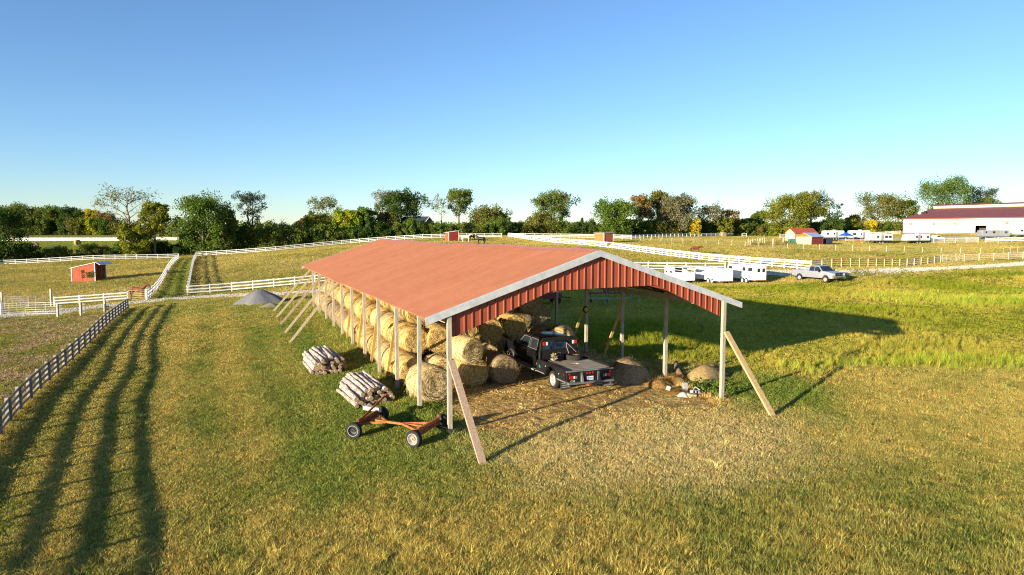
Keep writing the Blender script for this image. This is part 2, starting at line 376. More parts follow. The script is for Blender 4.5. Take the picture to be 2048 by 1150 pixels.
tag(ribbon('gravel_track', spline([g(1500,494.5), g(1640,492.5), g(1800,490.5), g(1960,490), g(2048,489.5), gd(2200,200)]), 3.0, M('gravel_track', (.55,.46,.30), 1, (.40,.33,.18), scale=.8, bump=.5, spec=0), lift=.06), 'worn gravel track in front of the parked campers', 'track', kind='structure')
tag(ribbon('gravel_yard', spline([gd(1660,228), gd(1800,226), gd(1960,214), gd(2100,200)]), 13.0, M('gravel_yard', (.52,.48,.42), 1, (.42,.38,.30), scale=.5, bump=.4, spec=0), lift=.08), 'gravel yard along the foot of the white arena', 'yard', kind='structure')
# ------------------------------------------------------------------ hay barn
wood_post = M('weathered_post', (.50,.44,.35), .85, (.33,.28,.21), scale=2.2, stretch=(9,9,1), bump=.4, bscale=30, spec=.1)
wood_new = M('yellow_timber', (.64,.44,.15), .8, (.50,.32,.09), scale=2, stretch=(6,6,1), bump=.3, spec=.1)
wood_brace = M('brown_timber', (.50,.36,.25), .85, (.36,.24,.16), scale=2.5, stretch=(8,8,1), bump=.3, spec=.1)
roof_red = M('roof_sheet_red', (.43,.172,.086), .45, (.39,.152,.076), scale=.45, bump=.25, bscale=1.3, spec=.45, detail=5, lo=.3, hi=.7)
def vary(m, amt, streak=None):
    """every sheet a shade of its own, faint streaks"""
    nt = m.node_tree; N = nt.nodes; L = nt.links; p = N['Principled BSDF']; src = p.inputs['Base Color'].links[0].from_socket
    oi = N.new('ShaderNodeObjectInfo'); mr = N.new('ShaderNodeMapRange'); mr.inputs[3].default_value = 1-amt; mr.inputs[4].default_value = 1+amt; hs = N.new('ShaderNodeHueSaturation')
    L.new(oi.outputs['Random'], mr.inputs[0]); L.new(mr.outputs[0], hs.inputs['Value']); L.new(src, hs.inputs['Color']); L.new(hs.outputs[0], p.inputs['Base Color'])
    if streak:
        mp = N.new('ShaderNodeMapping'); mp.inputs['Rotation'].default_value = (0, 0, -BTH); mp.inputs['Scale'].default_value = streak
        ge = N.new('ShaderNodeNewGeometry'); L.new(ge.outputs['Position'], mp.inputs['Vector']); no = N.new('ShaderNodeTexNoise'); no.inputs['Scale'].default_value = 1; no.inputs['Detail'].default_value = 5; L.new(mp.outputs[0], no.inputs['Vector'])
        m2 = N.new('ShaderNodeMapRange'); m2.inputs[1].default_value = .3; m2.inputs[2].default_value = .7; m2.inputs[3].default_value = .93; m2.inputs[4].default_value = 1.06; L.new(no.outputs['Fac'], m2.inputs[0])
        h2 = N.new('ShaderNodeHueSaturation'); L.new(m2.outputs[0], h2.inputs['Value']); L.new(hs.outputs[0], h2.inputs['Color']); L.new(h2.outputs[0], p.inputs['Base Color'])
vary(roof_red, .035, (.25, 6.0, .25))
gable_red = M('gable_sheet_red', (.34,.080,.038), .5, (.27,.060,.030), scale=1.5, stretch=(1,1,.4), spec=.35)
trim_white = M('white_trim_metal', (.52,.53,.53), .5, (.40,.42,.43), scale=3.5, spec=.4, detail=6)
dark_steel = M('dark_steel', (.05,.045,.045), .6, spec=.3)
barn = thing('hay_barn', 'long open pole barn with red metal roof and white trim, full of hay', 'barn', (0,0,0))
EAVE, RIDGE, OH, VF, VB = 4.13, 6.42, .85, -.28, BS*10+.28
def P3(u, v, z): x, y = B(u, v); return Vector((x, y, z))
def sag(v):
    return -.13*math.exp(-((v-21)/5.0)**2)-.05*math.exp(-((v-31)/3.0)**2)+.03*math.sin(v*.9)
def roofz(u, v):
    t = abs(u-BW/2)/(BW/2+OH); return RIDGE+sag(v)*(1-.5*t)-(RIDGE-EAVE)*t
def roof_panel(side, v0, v1):
    """one ribbed sheet from ridge to eave"""
    V = []; F = []; prof = [(0,0)]; n = 3; w = v1-v0
    for i in range(n):
        c = (i+.5)*w/n; prof += [(c-.036,0),(c-.015,.050),(c+.015,.050),(c+.036,0)]
    prof.append((w,0)); rows = 7; k = len(prof)
    for r_ in range(rows):
        t = r_/(rows-1)
        for a, h in prof:
            u = BW/2+side*t*(BW/2+OH); V.append(P3(u, v0+a, roofz(u, v0+a)+h))
    o = len(V)
    for r_ in range(rows-1):
        for j in range(k-1): F.append((r_*k+j, r_*k+j+1, (r_+1)*k+j+1, (r_+1)*k+j))
    # lower skin so the sheet has thickness
    for r_ in (0, rows-1):
        t = r_/(rows-1)
        for a in (0, w):
            u = BW/2+side*t*(BW/2+OH); V.append(P3(u, v0+a, roofz(u, v0+a)-.03))
    F += [(o, o+1, o+3, o+2), (0, o, o+2, (rows-1)*k), (k-1, (rows-1)*k+k-1, o+3, o+1)]
    F.append(tuple([(rows-1)*k+j for j in range(k)]+[o+3, o+2]))
    MB().add(V, F).build('roof_panel', roof_red, barn)
npan = 42; pw = (VB-VF)/npan
for i in range(npan):
    for sd_ in (-1, 1): roof_panel(sd_, VF+i*pw, VF+(i+1)*pw-.010)
mb = MB()
for i in range(21):
    a = VF+i*(VB-VF)/21; b = VF+(i+1)*(VB-VF)/21
    for s_ in (-1, 1):
        q = [P3(BW/2, a, roofz(BW/2, a)+.06), P3(BW/2, b, roofz(BW/2, b)+.06), P3(BW/2+s_*.24, b, roofz(BW/2+.24, b)+.034), P3(BW/2+s_*.24, a, roofz(BW/2+.24, a)+.034)]
        mb.add(q, [(0,1,2,3)])
mb.build('ridge_cap', M('ridge_red', (.50,.17,.12), .4, spec=.5), barn)
# rake trim front and back
for v, dv in ((VF, -.03), (VB, .03)):
    for s_ in (-1, 1):
        mb = MB(); n = 8
        for i in range(n):
            t0, t1 = i/n, (i+1)/n; u0 = BW/2+s_*t0*(BW/2+OH+.03); u1 = BW/2+s_*t1*(BW/2+OH+.03)
            za, zb = roofz(u0, v)+.05, roofz(u1, v)+.05; d = .25
            A = [P3(u0, v+dv, za), P3(u1, v+dv, zb), P3(u1, v+dv, zb-d), P3(u0, v+dv, za-d)]
            C = [P3(u0, v-dv*5.5, za), P3(u1, v-dv*5.5, zb)]
            D = [P3(u0, v-dv*.2, za-d), P3(u1, v-dv*.2, zb-d), P3(u0, v-dv*.2, za-.06), P3(u1, v-dv*.2, zb-.06)]
            mb.add(A+C+D, [(0,1,2,3), (0,4,5,1), (3,2,7,6), (6,7,9,8)])
            if i == n-1: mb.add([P3(u1, v+dv, zb), P3(u1, v-dv*.2, zb), P3(u1, v-dv*.2, zb-d), P3(u1, v+dv, zb-d)], [(0,1,2,3)])
        mb.build('rake_trim', trim_white, barn)
# eave boards
for u in (-.07, BW+.07):
    for k in range(10): ubox('eave_beam', wood_post, barn, P3(u, k*BS+.02, 4.05+.5*sag(k*BS)), P3(u, (k+1)*BS-.02, 4.05+.5*sag((k+1)*BS)), .05, .24)
# gable cladding: ribbed sheets, trapezoid opening below
def gab_low(u):
    return float(np.interp(u, [0, .25, 4.05, 8.75, BW-.2, BW], [3.42, 3.45, 4.95, 5.02, 3.62, 3.55]))
ng = 13; gw = (BW-.1)/ng
def gable_panel(i, v, out):
    u0 = .14+i*(BW-.28)/ng; u1 = .14+(i+1)*(BW-.28)/ng-.004; w = u1-u0; prof = [(u0, 0)]
    for k in range(3):
        c = u0+(k+.5)*w/3; prof += [(c-.032,0),(c-.016,.034),(c+.016,.034),(c+.032,0)]
        if k < 2: prof += [(u0+(k+1)*w/3, 0)]
    prof.append((u1, 0)); V = []; F = []
    for u, h in prof: V.append(P3(u, v+out*(.03+h), roofz(u, v)-.08)); V.append(P3(u, v+out*(.03+h), gab_low(u)))
    for j in range(len(prof)-1): F.append((2*j, 2*j+2, 2*j+3, 2*j+1))
    o = len(V); V += [P3(u0, v, roofz(u0, v)-.08), P3(u1, v, roofz(u1, v)-.08), P3(u1, v, gab_low(u1)), P3(u0, v, gab_low(u0))]
    F += [(o, o+1, o+2, o+3)]+[(0, 1, o+3, o), (len(prof)*2-2, len(prof)*2-1, o+2, o+1)]
    MB().add(V, F).build('gable_panel', gable_red, barn)
for i in range(ng): gable_panel(i, -.10, -1); gable_panel(i, BS*10+.10, 1)
# posts and braces
def gz(u, v): return z1(*B(u, v))
for k in range(11):
    for side, u in ((0, 0.0), (1, BW)):
        lean = R.uniform(-.03, .03); top = roofz(u, k*BS)-.12
        v = k*BS-(0.0 if k else .19)
        ubox('post', wood_post, barn, P3(u, v, gz(u, v)-.3), P3(u+lean, v, top), .15, .15, up=_ax.tolist()+[0])
for u, fv in ((0.0, -3.55), (BW, -3.2)):       # long props at the front
    ubox('prop', wood_brace if u == 0 else M('tan_timber', (.58,.40,.20), .85, (.44,.29,.14), scale=2.5, stretch=(8,8,1), bump=.3, spec=.1), barn, P3(u+.02, fv, gz(u, fv)-.06), P3(u+.02, -.36, 2.95 if u else 2.62), .05 if 0 else .09, .24, up=_ac.tolist()+[0])
for k in range(6, 11):                          # raking shores along the open side
    v = k*BS+.12
    ubox('shore', M('pale_shore', (.56,.46,.32), .85, (.42,.33,.22), scale=2.5, stretch=(8,8,1), bump=.3, spec=.1) if k != 8 else wood_brace, barn, P3(-3.45, v, gz(-3.4, v)-.05), P3(-.1, v, 3.95), .05, .15)
for k in (2, 3, 4, 5):
    ubox('brace', wood_new, barn, P3(.02, k*BS+2.35, gz(0, k*BS+2)-.05), P3(.02, k*BS+.12, 3.2), .06, .15, up=_ac.tolist()+[0])
for k in (2, 3, 4, 5, 6, 7, 8):
    ubox('brace', wood_new, barn, P3(BW, k*BS+2.0, gz(BW, k*BS+2)-.05), P3(BW, k*BS+.12, 3.0), .06, .15, up=_ac.tolist()+[0])
# steel rafter trusses
for k in range(11):
    mb = MB(); v = k*BS+.12
    for s_ in (-1, 1):
        top = lambda t: P3(BW/2+s_*t*BW/2, v, roofz(BW/2+s_*t*BW/2, v)-.12)
        bot = lambda t: P3(BW/2+s_*t*BW/2, v, roofz(BW/2+s_*t*BW/2, v)-.17-.62*(1-t))
        mb.beam(top(0), top(1), .06, .06); mb.beam(bot(0), bot(1), .05, .05)
        for j in range(7):
            mb.beam(top(j/7), bot((j+.5)/7), .03, .03); mb.beam(bot((j+.5)/7), top((j+1)/7), .03, .03)
    mb.build('truss', dark_steel, barn)
for s_ in (-1, 1):
    for t in (.15, .4, .65, .9):
        mb = MB(); u = BW/2+s_*t*BW/2
        for k in range(10): mb.beam(P3(u, k*BS, roofz(u, k*BS)-.075), P3(u, (k+1)*BS, roofz(u, (k+1)*BS)-.075), .05, .07)
        mb.build('purlin', wood_brace, barn)
# ------------------------------------------------------------------ grass: instanced tufts with real blades
def grassmat():
    m = bpy.data.materials.new('grass_blade'); m.use_nodes = True; nt = m.node_tree; N = nt.nodes; L = nt.links
    N.remove(N['Principled BSDF']); out = N['Material Output']
    at = N.new('ShaderNodeAttribute'); at.attribute_type = 'INSTANCER'; at.attribute_name = 'tint'
    ge = N.new('ShaderNodeNewGeometry'); hs = N.new('ShaderNodeHueSaturation'); mr = N.new('ShaderNodeMapRange'); mr.inputs[3].default_value = .6; mr.inputs[4].default_value = 1.4
    L.new(ge.outputs['Random Per Island'], mr.inputs[0]); L.new(mr.outputs[0], hs.inputs['Value']); L.new(at.outputs['Color'], hs.inputs['Color'])
    d = N.new('ShaderNodeBsdfDiffuse'); t = N.new('ShaderNodeBsdfTranslucent'); ms = N.new('ShaderNodeMixShader'); ms.inputs[0].default_value = .30
    L.new(hs.outputs['Color'], d.inputs['Color']); L.new(hs.outputs['Color'], t.inputs['Color'])
    L.new(d.outputs[0], ms.inputs[1]); L.new(t.outputs[0], ms.inputs[2]); L.new(ms.outputs[0], out.inputs['Surface']); return m
GRASSM = grassmat()
def tuft(n, h, spread, lean, width, seed, flat=0.0):
    r = np.random.default_rng(seed); a = r.uniform(0, 2*np.pi, n); rad = spread*np.sqrt(r.uniform(0, 1, n))
    bx = rad*np.cos(a); by = rad*np.sin(a); la = r.uniform(0, 2*np.pi, n); hh = h*r.uniform(.55, 1.15, n); ln = lean*r.uniform(.2, 1.2, n)*hh
    dx = np.cos(la); dy = np.sin(la); w = width*r.uniform(.7, 1.3, n); fa = r.uniform(0, np.pi, n); sx = np.cos(fa)*w; sy = np.sin(fa)*w
    z1_ = hh*.55*(1-flat); z2 = hh*(1-.25*lean*.6)*(1-flat)
    P = np.stack([np.stack([bx-sx, by-sy, bx*0-.01], -1), np.stack([bx+sx, by+sy, bx*0-.01], -1),
                  np.stack([bx+dx*ln*.35+sx*.8, by+dy*ln*.35+sy*.8, z1_+.004], -1), np.stack([bx+dx*ln*.35-sx*.8, by+dy*ln*.35-sy*.8, z1_+.004], -1),
                  np.stack([bx+dx*ln+sx*.15, by+dy*ln+sy*.15, z2+.006], -1), np.stack([bx+dx*ln-sx*.15, by+dy*ln-sy*.15, z2+.006], -1)], 1)
    b = np.arange(n)[:, None]*6
    F = np.concatenate([b+np.array([[0,1,2,3]]), b+np.array([[3,2,4,5]])], 0)
    return npmesh('tuft', P.reshape(-1, 3), F, GRASSM)
def scatter(name, meshes, X, Y, scl, tint, label, cat, zscale=None, dz=0.0):
    n = len(X); col = bpy.data.collections.new(name+'_source')
    for i, me in enumerate(meshes): col.objects.link(bpy.data.objects.new('%s_source_%02d' % (name, i), me))
    Z = zt(X, Y)+dz; me = bpy.data.meshes.new(name); me.vertices.add(n); me.vertices.foreach_set('co', np.stack([X, Y, Z], -1).astype(np.float32).ravel())
    def at(nm, ty, key, val): a = me.attributes.new(nm, ty, 'POINT'); a.data.foreach_set(key, np.ascontiguousarray(val).ravel())
    zs = np.ones(n) if zscale is None else zscale
    at('spin', 'FLOAT_VECTOR', 'vector', np.stack([rng.uniform(-.15, .15, n), rng.uniform(-.15, .15, n), rng.uniform(0, 6.283, n)], -1).astype(np.float32))
    at('size', 'FLOAT_VECTOR', 'vector', np.stack([scl, scl, scl*zs], -1).astype(np.float32))
    at('pick', 'INT', 'value', rng.integers(0, len(meshes), n).astype(np.int32))
    at('tint', 'FLOAT_COLOR', 'color', np.concatenate([tint, np.ones((n, 1))], 1).astype(np.float32))
    ob = link(name, me); ng_ = bpy.data.node_groups.new(name, 'GeometryNodeTree')
    ng_.interface.new_socket('Geometry', in_out='INPUT', socket_type='NodeSocketGeometry'); ng_.interface.new_socket('Geometry', in_out='OUTPUT', socket_type='NodeSocketGeometry')
    N = ng_.nodes; L = ng_.links; gi = N.new('NodeGroupInput'); go = N.new('NodeGroupOutput'); ip = N.new('GeometryNodeInstanceOnPoints')
    ci = N.new('GeometryNodeCollectionInfo'); ci.inputs[0].default_value = col; ci.inputs[1].default_value = True; ci.inputs[2].default_value = True
    def na(nm, ty): q = N.new('GeometryNodeInputNamedAttribute'); q.data_type = ty; q.inputs[0].default_value = nm; return q.outputs[0]
    mp = N.new('GeometryNodeMeshToPoints'); L.new(gi.outputs[0], mp.inputs[0])
    L.new(mp.outputs[0], ip.inputs['Points']); L.new(ci.outputs[0], ip.inputs['Instance']); ip.inputs['Pick Instance'].default_value = True
    L.new(na('pick', 'INT'), ip.inputs['Instance Index']); L.new(na('spin', 'FLOAT_VECTOR'), ip.inputs['Rotation']); L.new(na('size', 'FLOAT_VECTOR'), ip.inputs['Scale'])
    L.new(ip.outputs[0], go.inputs[0]); md = ob.modifiers.new('tufts', 'NODES'); md.node_group = ng_
    return tag(ob, label, cat, kind='stuff')
def frustum(n, d0, d1, power):
    """n points in the wedge in front of the camera, density falling as distance**-power"""
    e = 2-power; q = rng.uniform(0, 1, n); Y = (d0**e+q*(d1**e-d0**e))**(1/e); X = rng.uniform(-1, 1, n)*(.80*Y+2.5); return X, Y
def inbarn(x, y):
    u, v = buv(x, y); return (u > .5)*(u < BW-.2)*(v > .3)*(v < BS*10)
def jitter(c, a=.22):
    k = rng.uniform(1-a, 1+a, (len(c), 1)); t = rng.uniform(-1, 1, (len(c), 1))*.12
    return np.clip(c*k*np.concatenate([1+t, 1-t*.3, 1-t], 1), .003, .8)
def floor_mask(x, y):
    u, v = buv(x, y); n2 = fbm(x/1.8, y/1.8, 2); n5 = fbm(x/.5, y/.5, 9, 2)
    return sst(-2.2, .6, v+2.6*(n2-.5)+1.2*(n5-.5))*sst(17, 12, v)*sst(.4, 1.6, u+1.2*(n2-.5))*sst(13.2, 11.6, u+1.5*(n2-.5))
short = [tuft(22, .060, .15, 1.0, .0058, 100+i) for i in range(8)]
X, Y = frustum(150000, 11.5, 88, 1.5)
fd = leftfence(X, Y); tm = tallmask(X, Y); fm = floor_mask(X, Y); q = rng.uniform(0, 1, len(X))
keep = (roaddist(X, Y) > 2.7)*(q > tm*.8)*(q > fm*.97)*(~((fd < 0)*(Y < 74)*(q < .62)))*(~(inbarn(X, Y)*(buv(X, Y)[1] > 10)*(q < .9)))
X, Y = X[keep], Y[keep]
s = np.clip((Y/17)**.62, .8, 3)*rng.uniform(.65, 1.3, len(X)); patch = fbm(X/3.0, Y/3.0, 44); s *= .7+.6*patch
# rougher, longer turf close to the lower edge of the picture and round the posts
rough = sst(19, 14, Y+5*(fbm(X/4, Y/4, 61)-.5)-np.maximum(0, (X-2)*.12)); u_, v_ = buv(X, Y)
post = np.exp(-((np.minimum(np.abs(u_), np.abs(u_-BW)))/.5)**2)*sst(-1, 0, v_)
fence_side = np.exp(-(leftfence(X, Y)/.5)**2)
tint_ = jitter(gcol(X, Y)*1.34, .27); dk_ = (rng.uniform(0, 1, len(X)) < .05+.16*(fbm(X/.9, Y/.9, 91) > .60))[:, None]; tint_ = np.where(dk_, tint_*np.array([.42, .55, .5]), tint_)
scatter('short_grass', short, X, Y, s*1.12, tint_, 'short mown turf with dry and green patches around the barn', 'grass', zscale=np.clip(1/s, .35, 1.2)*(1+.25*(Y/30-1).clip(0, 1.5))*(1+1.3*rough*rng.uniform(.2, 1, len(X))+1.6*post+1.6*fence_side))
# long wispy tufts in the foreground and along the mowing edge
wisp = [tuft(16, .30, .10, 1.25, .0045, 300+i) for i in range(5)]
X, Y = frustum(12000, 11.5, 36, 1.5); u_, v_ = buv(X, Y); q = rng.uniform(0, 1, len(X)); e = np.interp(u_, [12.6, 14.5, 17.5, 23, 30, 45], [9, 4.6, 1.4, .2, -3.5, -12])
pr = .95*sst(17.5, 13.5, Y+6*(fbm(X/3, Y/3, 61)-.5)-np.maximum(0, X*.14))+.8*np.exp(-((v_-e+1.6)/1.5)**2)*(u_ > 13)+.05+.25*(fbm(X/2.2, Y/2.2, 64) > .62)*(u_ > 8)
pr += .9*np.exp(-((np.minimum(np.abs(u_), np.abs(u_-BW)))/.35)**2)*(v_ > -1)+.7*np.exp(-(leftfence(X, Y)/.45)**2)
keep = (q < pr)*(fbm(X/1.1, Y/1.1, 63) > .42)*(floor_mask(X, Y) < .3); X, Y = X[keep], Y[keep]
scatter('rough_grass', wisp, X, Y, rng.uniform(.5, 1.15, len(X)), jitter(gcol(X, Y)*1.45+np.array([.02,.015,0]), .3), 'longer wispy grass left uncut at the edges and posts', 'grass')
# uncut field
tall = [tuft(20, .60, .20, .55, .0075, 400+i) for i in range(6)]
X, Y = frustum(64000, 24, 100, 1.05); k = X > 5; X, Y = X[k], Y[k]; tm = tallmask(X, Y); q = rng.uniform(0, 1, len(X)); k = q < tm; X, Y = X[k], Y[k]
hgt = fbm(X/6, Y/6, 71)*.9+fbm(X/1.6, Y/1.6, 72)*.6; ridge = np.exp(-((Y-(62+.12*(X-30)))/7)**2)*(X > 34)+np.exp(-((Y-(33+.02*X))/4)**2)*(X > 14)
sc_ = np.clip(.26+1.25*(hgt-.66)+.26*ridge, .13, 1.2)*rng.uniform(.75, 1.25, len(X)); wide = np.clip((Y/45)**.5, .9, 1.5)
col_ = jitter(gcol(X, Y)*1.25, .25); col_ = np.where((ridge > .5)[:, None], col_*np.array([.90, 1.12, .8]), col_)
scatter('tall_grass', tall, X, Y, sc_*wide, col_, 'uncut yellow green field grass growing to the right of the barn', 'grass', zscale=1/wide)
# pasture
past = [tuft(36, .22, .60, .7, .016, 500+i) for i in range(6)]
X, Y = frustum(90000, 70, 330, 1.35); fd = leftfence(X, Y); q = rng.uniform(0, 1, len(X))
k = (roaddist(X, Y) > 3.2)*(tallmask(X, Y) < .4)*(~((fd < 0)*(Y < 72))); X, Y = X[k], Y[k]
scatter('pasture_grass', past, X, Y, np.clip((Y/110)**.7, .7, 2.4)*rng.uniform(.5, 1.2, len(X)), jitter(gcol(X, Y)*1.25, .13), 'dry grazed pasture grass on the paddocks behind the barn', 'grass', zscale=np.clip(1.1-.25*(Y/110), .5, 1))
# straw litter on the barn floor and trampled places
strw = [tuft(22, .26, .22, 1.3, .006, 600+i, flat=.88) for i in range(6)]
X, Y = frustum(26000, 18, 48, 1.1); u_, v_ = buv(X, Y); k = (u_ > -.5)*(u_ < 14)*(v_ > -5)*(v_ < 18); X, Y, u_, v_ = X[k], Y[k], u_[k], v_[k]
q = rng.uniform(0, 1, len(X)); k = q < np.clip(floor_mask(X, Y)*(.35+1.2*(fbm(X/1.2, Y/1.2, 81)-.4))+.12*sst(-4.5, -1, v_), 0, 1); X, Y = X[k], Y[k]
scatter('loose_straw', strw, X, Y, rng.uniform(.6, 1.3, len(X)), jitter(np.tile([[.50, .33, .11]], (len(X), 1)), .35), 'loose straw trodden into the floor of the barn', 'straw', dz=.012)
# stones of the gravel drive
def pebble(seed):
    r = np.random.default_rng(seed); mb = MB()
    for i in range(7):
        c = Vector((r.uniform(-1, 1), r.uniform(-1, 1), .02)); s_ = r.uniform(.10, .26); V = [c+Vector(q)*s_*r.uniform(.7, 1.2) for q in ((1,0,0),(0,1,0),(-1,0,0),(0,-1,0),(0,0,.9))]
        mb.add(V, [(0,1,4),(1,2,4),(2,3,4),(3,0,4)])
    return mb.build('stones', GRASSM, mesh_only=True)
stones = [pebble(70+i) for i in range(4)]
RS = ROAD[(ROAD[:, 0] > -75)*(ROAD[:, 0] < 95)]; n_ = 15000; k_ = rng.integers(0, len(RS)-1, n_); f_ = rng.uniform(0, 1, (n_, 1)); P_ = RS[k_]*(1-f_)+RS[k_+1]*f_
t_ = RS[k_+1]-RS[k_]; t_ /= np.linalg.norm(t_, axis=1)[:, None]; P_ = P_+np.stack([-t_[:, 1], t_[:, 0]], -1)*rng.normal(0, 1.15, (n_, 1)).clip(-2.6, 2.6)
scatter('gravel_stones', stones, P_[:, 0], P_[:, 1], rng.uniform(.22, .45, n_), jitter(np.tile([[.62, .55, .44]], (n_, 1)), .22), 'loose pale stones lying on the gravel drive', 'gravel', dz=.07)
# ------------------------------------------------------------------ hay bales
def balemat(name, c1, c2):
    m = bpy.data.materials.new(name); m.use_nodes = True; nt = m.node_tree; N = nt.nodes; L = nt.links; p = N['Principled BSDF']
    p.inputs['Roughness'].default_value = .95; p.inputs['Specular IOR Level'].default_value = .05
    tc = N.new('ShaderNodeTexCoord'); sp = N.new('ShaderNodeSeparateXYZ'); L.new(tc.outputs['Object'], sp.inputs[0])
    # cylindrical coordinates about the bale axis (local y): strands run round the bale, rings show on the ends
    def mth(op, a, b=None):
        q = N.new('ShaderNodeMath'); q.operation = op
        for i, s_ in enumerate((a, b)):
            if s_ is None: continue
            if isinstance(s_, (int, float)): q.inputs[i].default_value = s_
            else: L.new(s_, q.inputs[i])
        return q.outputs[0]
    rad = mth('SQRT', mth('ADD', mth('MULTIPLY', sp.outputs[0], sp.outputs[0]), mth('MULTIPLY', sp.outputs[2], sp.outputs[2])))
    ang = mth('ARCTAN2', sp.outputs[0], sp.outputs[2])
    cb = N.new('ShaderNodeCombineXYZ'); L.new(mth('MULTIPLY', ang, 1.1), cb.inputs[0]); L.new(mth('MULTIPLY', sp.outputs[1], 9.0), cb.inputs[1])
    L.new(mth('MULTIPLY', mth('ADD', rad, mth('MULTIPLY', ang, .022)), 13.0), cb.inputs[2])
    n1 = N.new('ShaderNodeTexNoise'); n1.inputs['Scale'].default_value = 2.2; n1.inputs['Detail'].default_value = 7; n1.inputs['Roughness'].default_value = .7; L.new(cb.outputs[0], n1.inputs['Vector'])
    n2 = N.new('ShaderNodeTexNoise'); n2.inputs['Scale'].default_value = 24; n2.inputs['Detail'].default_value = 6; L.new(tc.outputs['Object'], n2.inputs['Vector'])
    mx = N.new('ShaderNodeMix'); mx.data_type = 'RGBA'; mx.inputs[6].default_value = (*c2, 1); mx.inputs[7].default_value = (*c1, 1)
    hgt = mth('ADD', mth('MULTIPLY', n1.outputs['Fac'], .75), mth('MULTIPLY', n2.outputs['Fac'], .35))
    mr = N.new('ShaderNodeMapRange'); mr.inputs[1].default_value = .47; mr.inputs[2].default_value = .60; L.new(hgt, mr.inputs[0]); L.new(mr.outputs[0], mx.inputs[0])
    ob = N.new('ShaderNodeObjectInfo'); hs = N.new('ShaderNodeHueSaturation'); m2 = N.new('ShaderNodeMapRange'); m2.inputs[3].default_value = .78; m2.inputs[4].default_value = 1.18
    L.new(ob.outputs['Random'], m2.inputs[0]); L.new(m2.outputs[0], hs.inputs['Value']); L.new(mx.outputs[2], hs.inputs['Color']); L.new(hs.outputs[0], p.inputs['Base Color'])
    bp = N.new('ShaderNodeBump'); bp.inputs['Strength'].default_value = 1.0; bp.inputs['Distance'].default_value = .10; L.new(hgt, bp.inputs['Height']); L.new(bp.outputs[0], p.inputs['Normal'])
    return m
HAY = [balemat('hay_gold', (.72,.51,.19), (.25,.145,.04)), balemat('hay_pale', (.74,.57,.28), (.30,.20,.08)), balemat('hay_grey', (.46,.35,.20), (.20,.14,.07))]  # grey hay also puts shade into the colour of inner bales
def bale_mesh(seed, mat):
    """round bale, axis along y, diameter 1, length 1, lying with its axis at z = 0; loose stems stand off it"""
    r = np.random.default_rng(seed); n = 44; ends = [(.500,.02),(.484,.06),(.500,.10),(.484,.145),(.503,.19),(.486,.235),(.506,.28),(.488,.32),(.506,.36),(.492,.395),(.504,.43),(.492,.462),(.470,.486),(.435,.497)]; prof = [(-a, rr) for a, rr in ends]+[(-.33,.5),(-.2,.494),(-.07,.502),(.07,.5),(.2,.494),(.33,.5)]+ends[::-1]
    V = []; F = []
    for i, (a, rr) in enumerate(prof):
        t = np.arange(n)*2*np.pi/n
        k = 1+.020*(fbm(np.cos(t)*1.6+5+a*2, np.sin(t)*1.6+seed, seed)-.5)*2*min(1, rr*3)+.009*(r.uniform(-1, 1, n))
        x = np.cos(t)*rr*k; z = np.sin(t)*rr*k; z = np.where(z < -.44, -.44-(z+.44)*-.35, z)
        y = a+.022*(fbm(x*5+9, z*5+seed, seed+3)-.5)*np.sign(a)*2
        V.append(np.stack([x, y, z], -1))
    V = np.concatenate(V)
    for i in range(len(prof)-1):
        for j in range(n): F.append((i*n+j, i*n+(j+1) % n, (i+1)*n+(j+1) % n, (i+1)*n+j))
    F.append(tuple(range(n))); k = len(prof)-1; F.append(tuple(k*n+j for j in range(n-1, -1, -1)))
    mb = MB(); mb.add(V, F)
    for i in range(640):                       # stems sticking out
        t = r.uniform(0, 6.283); e = r.uniform() < .45
        if e:
            rr = .5*math.sqrt(r.uniform(.05, 1)); s_ = r.choice([-1, 1]); c = np.array([rr*math.cos(t), s_*.5, rr*math.sin(t)]); nrm = np.array([0, s_, 0])
        else:
            c = np.array([.5*math.cos(t), r.uniform(-.5, .5), .5*math.sin(t)]); nrm = np.array([math.cos(t), 0, math.sin(t)])
        tg = np.array([-math.sin(t), r.uniform(-.5, .5), math.cos(t)]); tg /= np.linalg.norm(tg); d = tg*r.uniform(.4, 1)+nrm*r.uniform(.05, .55); d /= np.linalg.norm(d)
        ln = r.uniform(.06, .24); w = np.cross(d, nrm); w = w/(np.linalg.norm(w)+1e-6)*.0065
        mb.add([c-w, c+w, c+d*ln+w*.5, c+d*ln-w*.5], [(0,1,2,3)])
    return mb.build('bale_body', mat, smooth=True, mesh_only=True)
BALES = [[bale_mesh(20+7*k+i, HAY[k]) for i in range(3)] for k in range(3)]
def bale(u, v, z, dia=1.34, ln=1.3, k=0, yaw=0.0, label='', group=None, name='hay_bale'):
    x, y = B(u, v); o = link(name, BALES[k][R.randrange(3)], None, (x, y, z+gz(u, v)), (R.uniform(-.06, .06), R.uniform(-3.1, 3.1)*0, BTH+yaw), (dia, ln, dia))
    return tag(o, label, 'hay bale', group)
def gb(): return R.choice((0, 0, 1))
bale(.80, 5.30, .76, 1.60, 1.55, 1, .13, 'big round hay bale alone at the front corner, beside the second post')
bale(2.15, 8.2, .64, 1.32, 1.3, 1, .10, 'round hay bale on the floor behind the big corner bale')
bale(3.35, 7.1, .64, 1.34, 1.35, 0, .12, 'round hay bale on the floor under the pale top bale')
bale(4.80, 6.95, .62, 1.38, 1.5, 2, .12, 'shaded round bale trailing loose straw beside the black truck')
bale(3.05, 6.95, 1.72, 1.24, 1.35, 1, .26, 'pale round hay bale lying on two floor bales at the front')
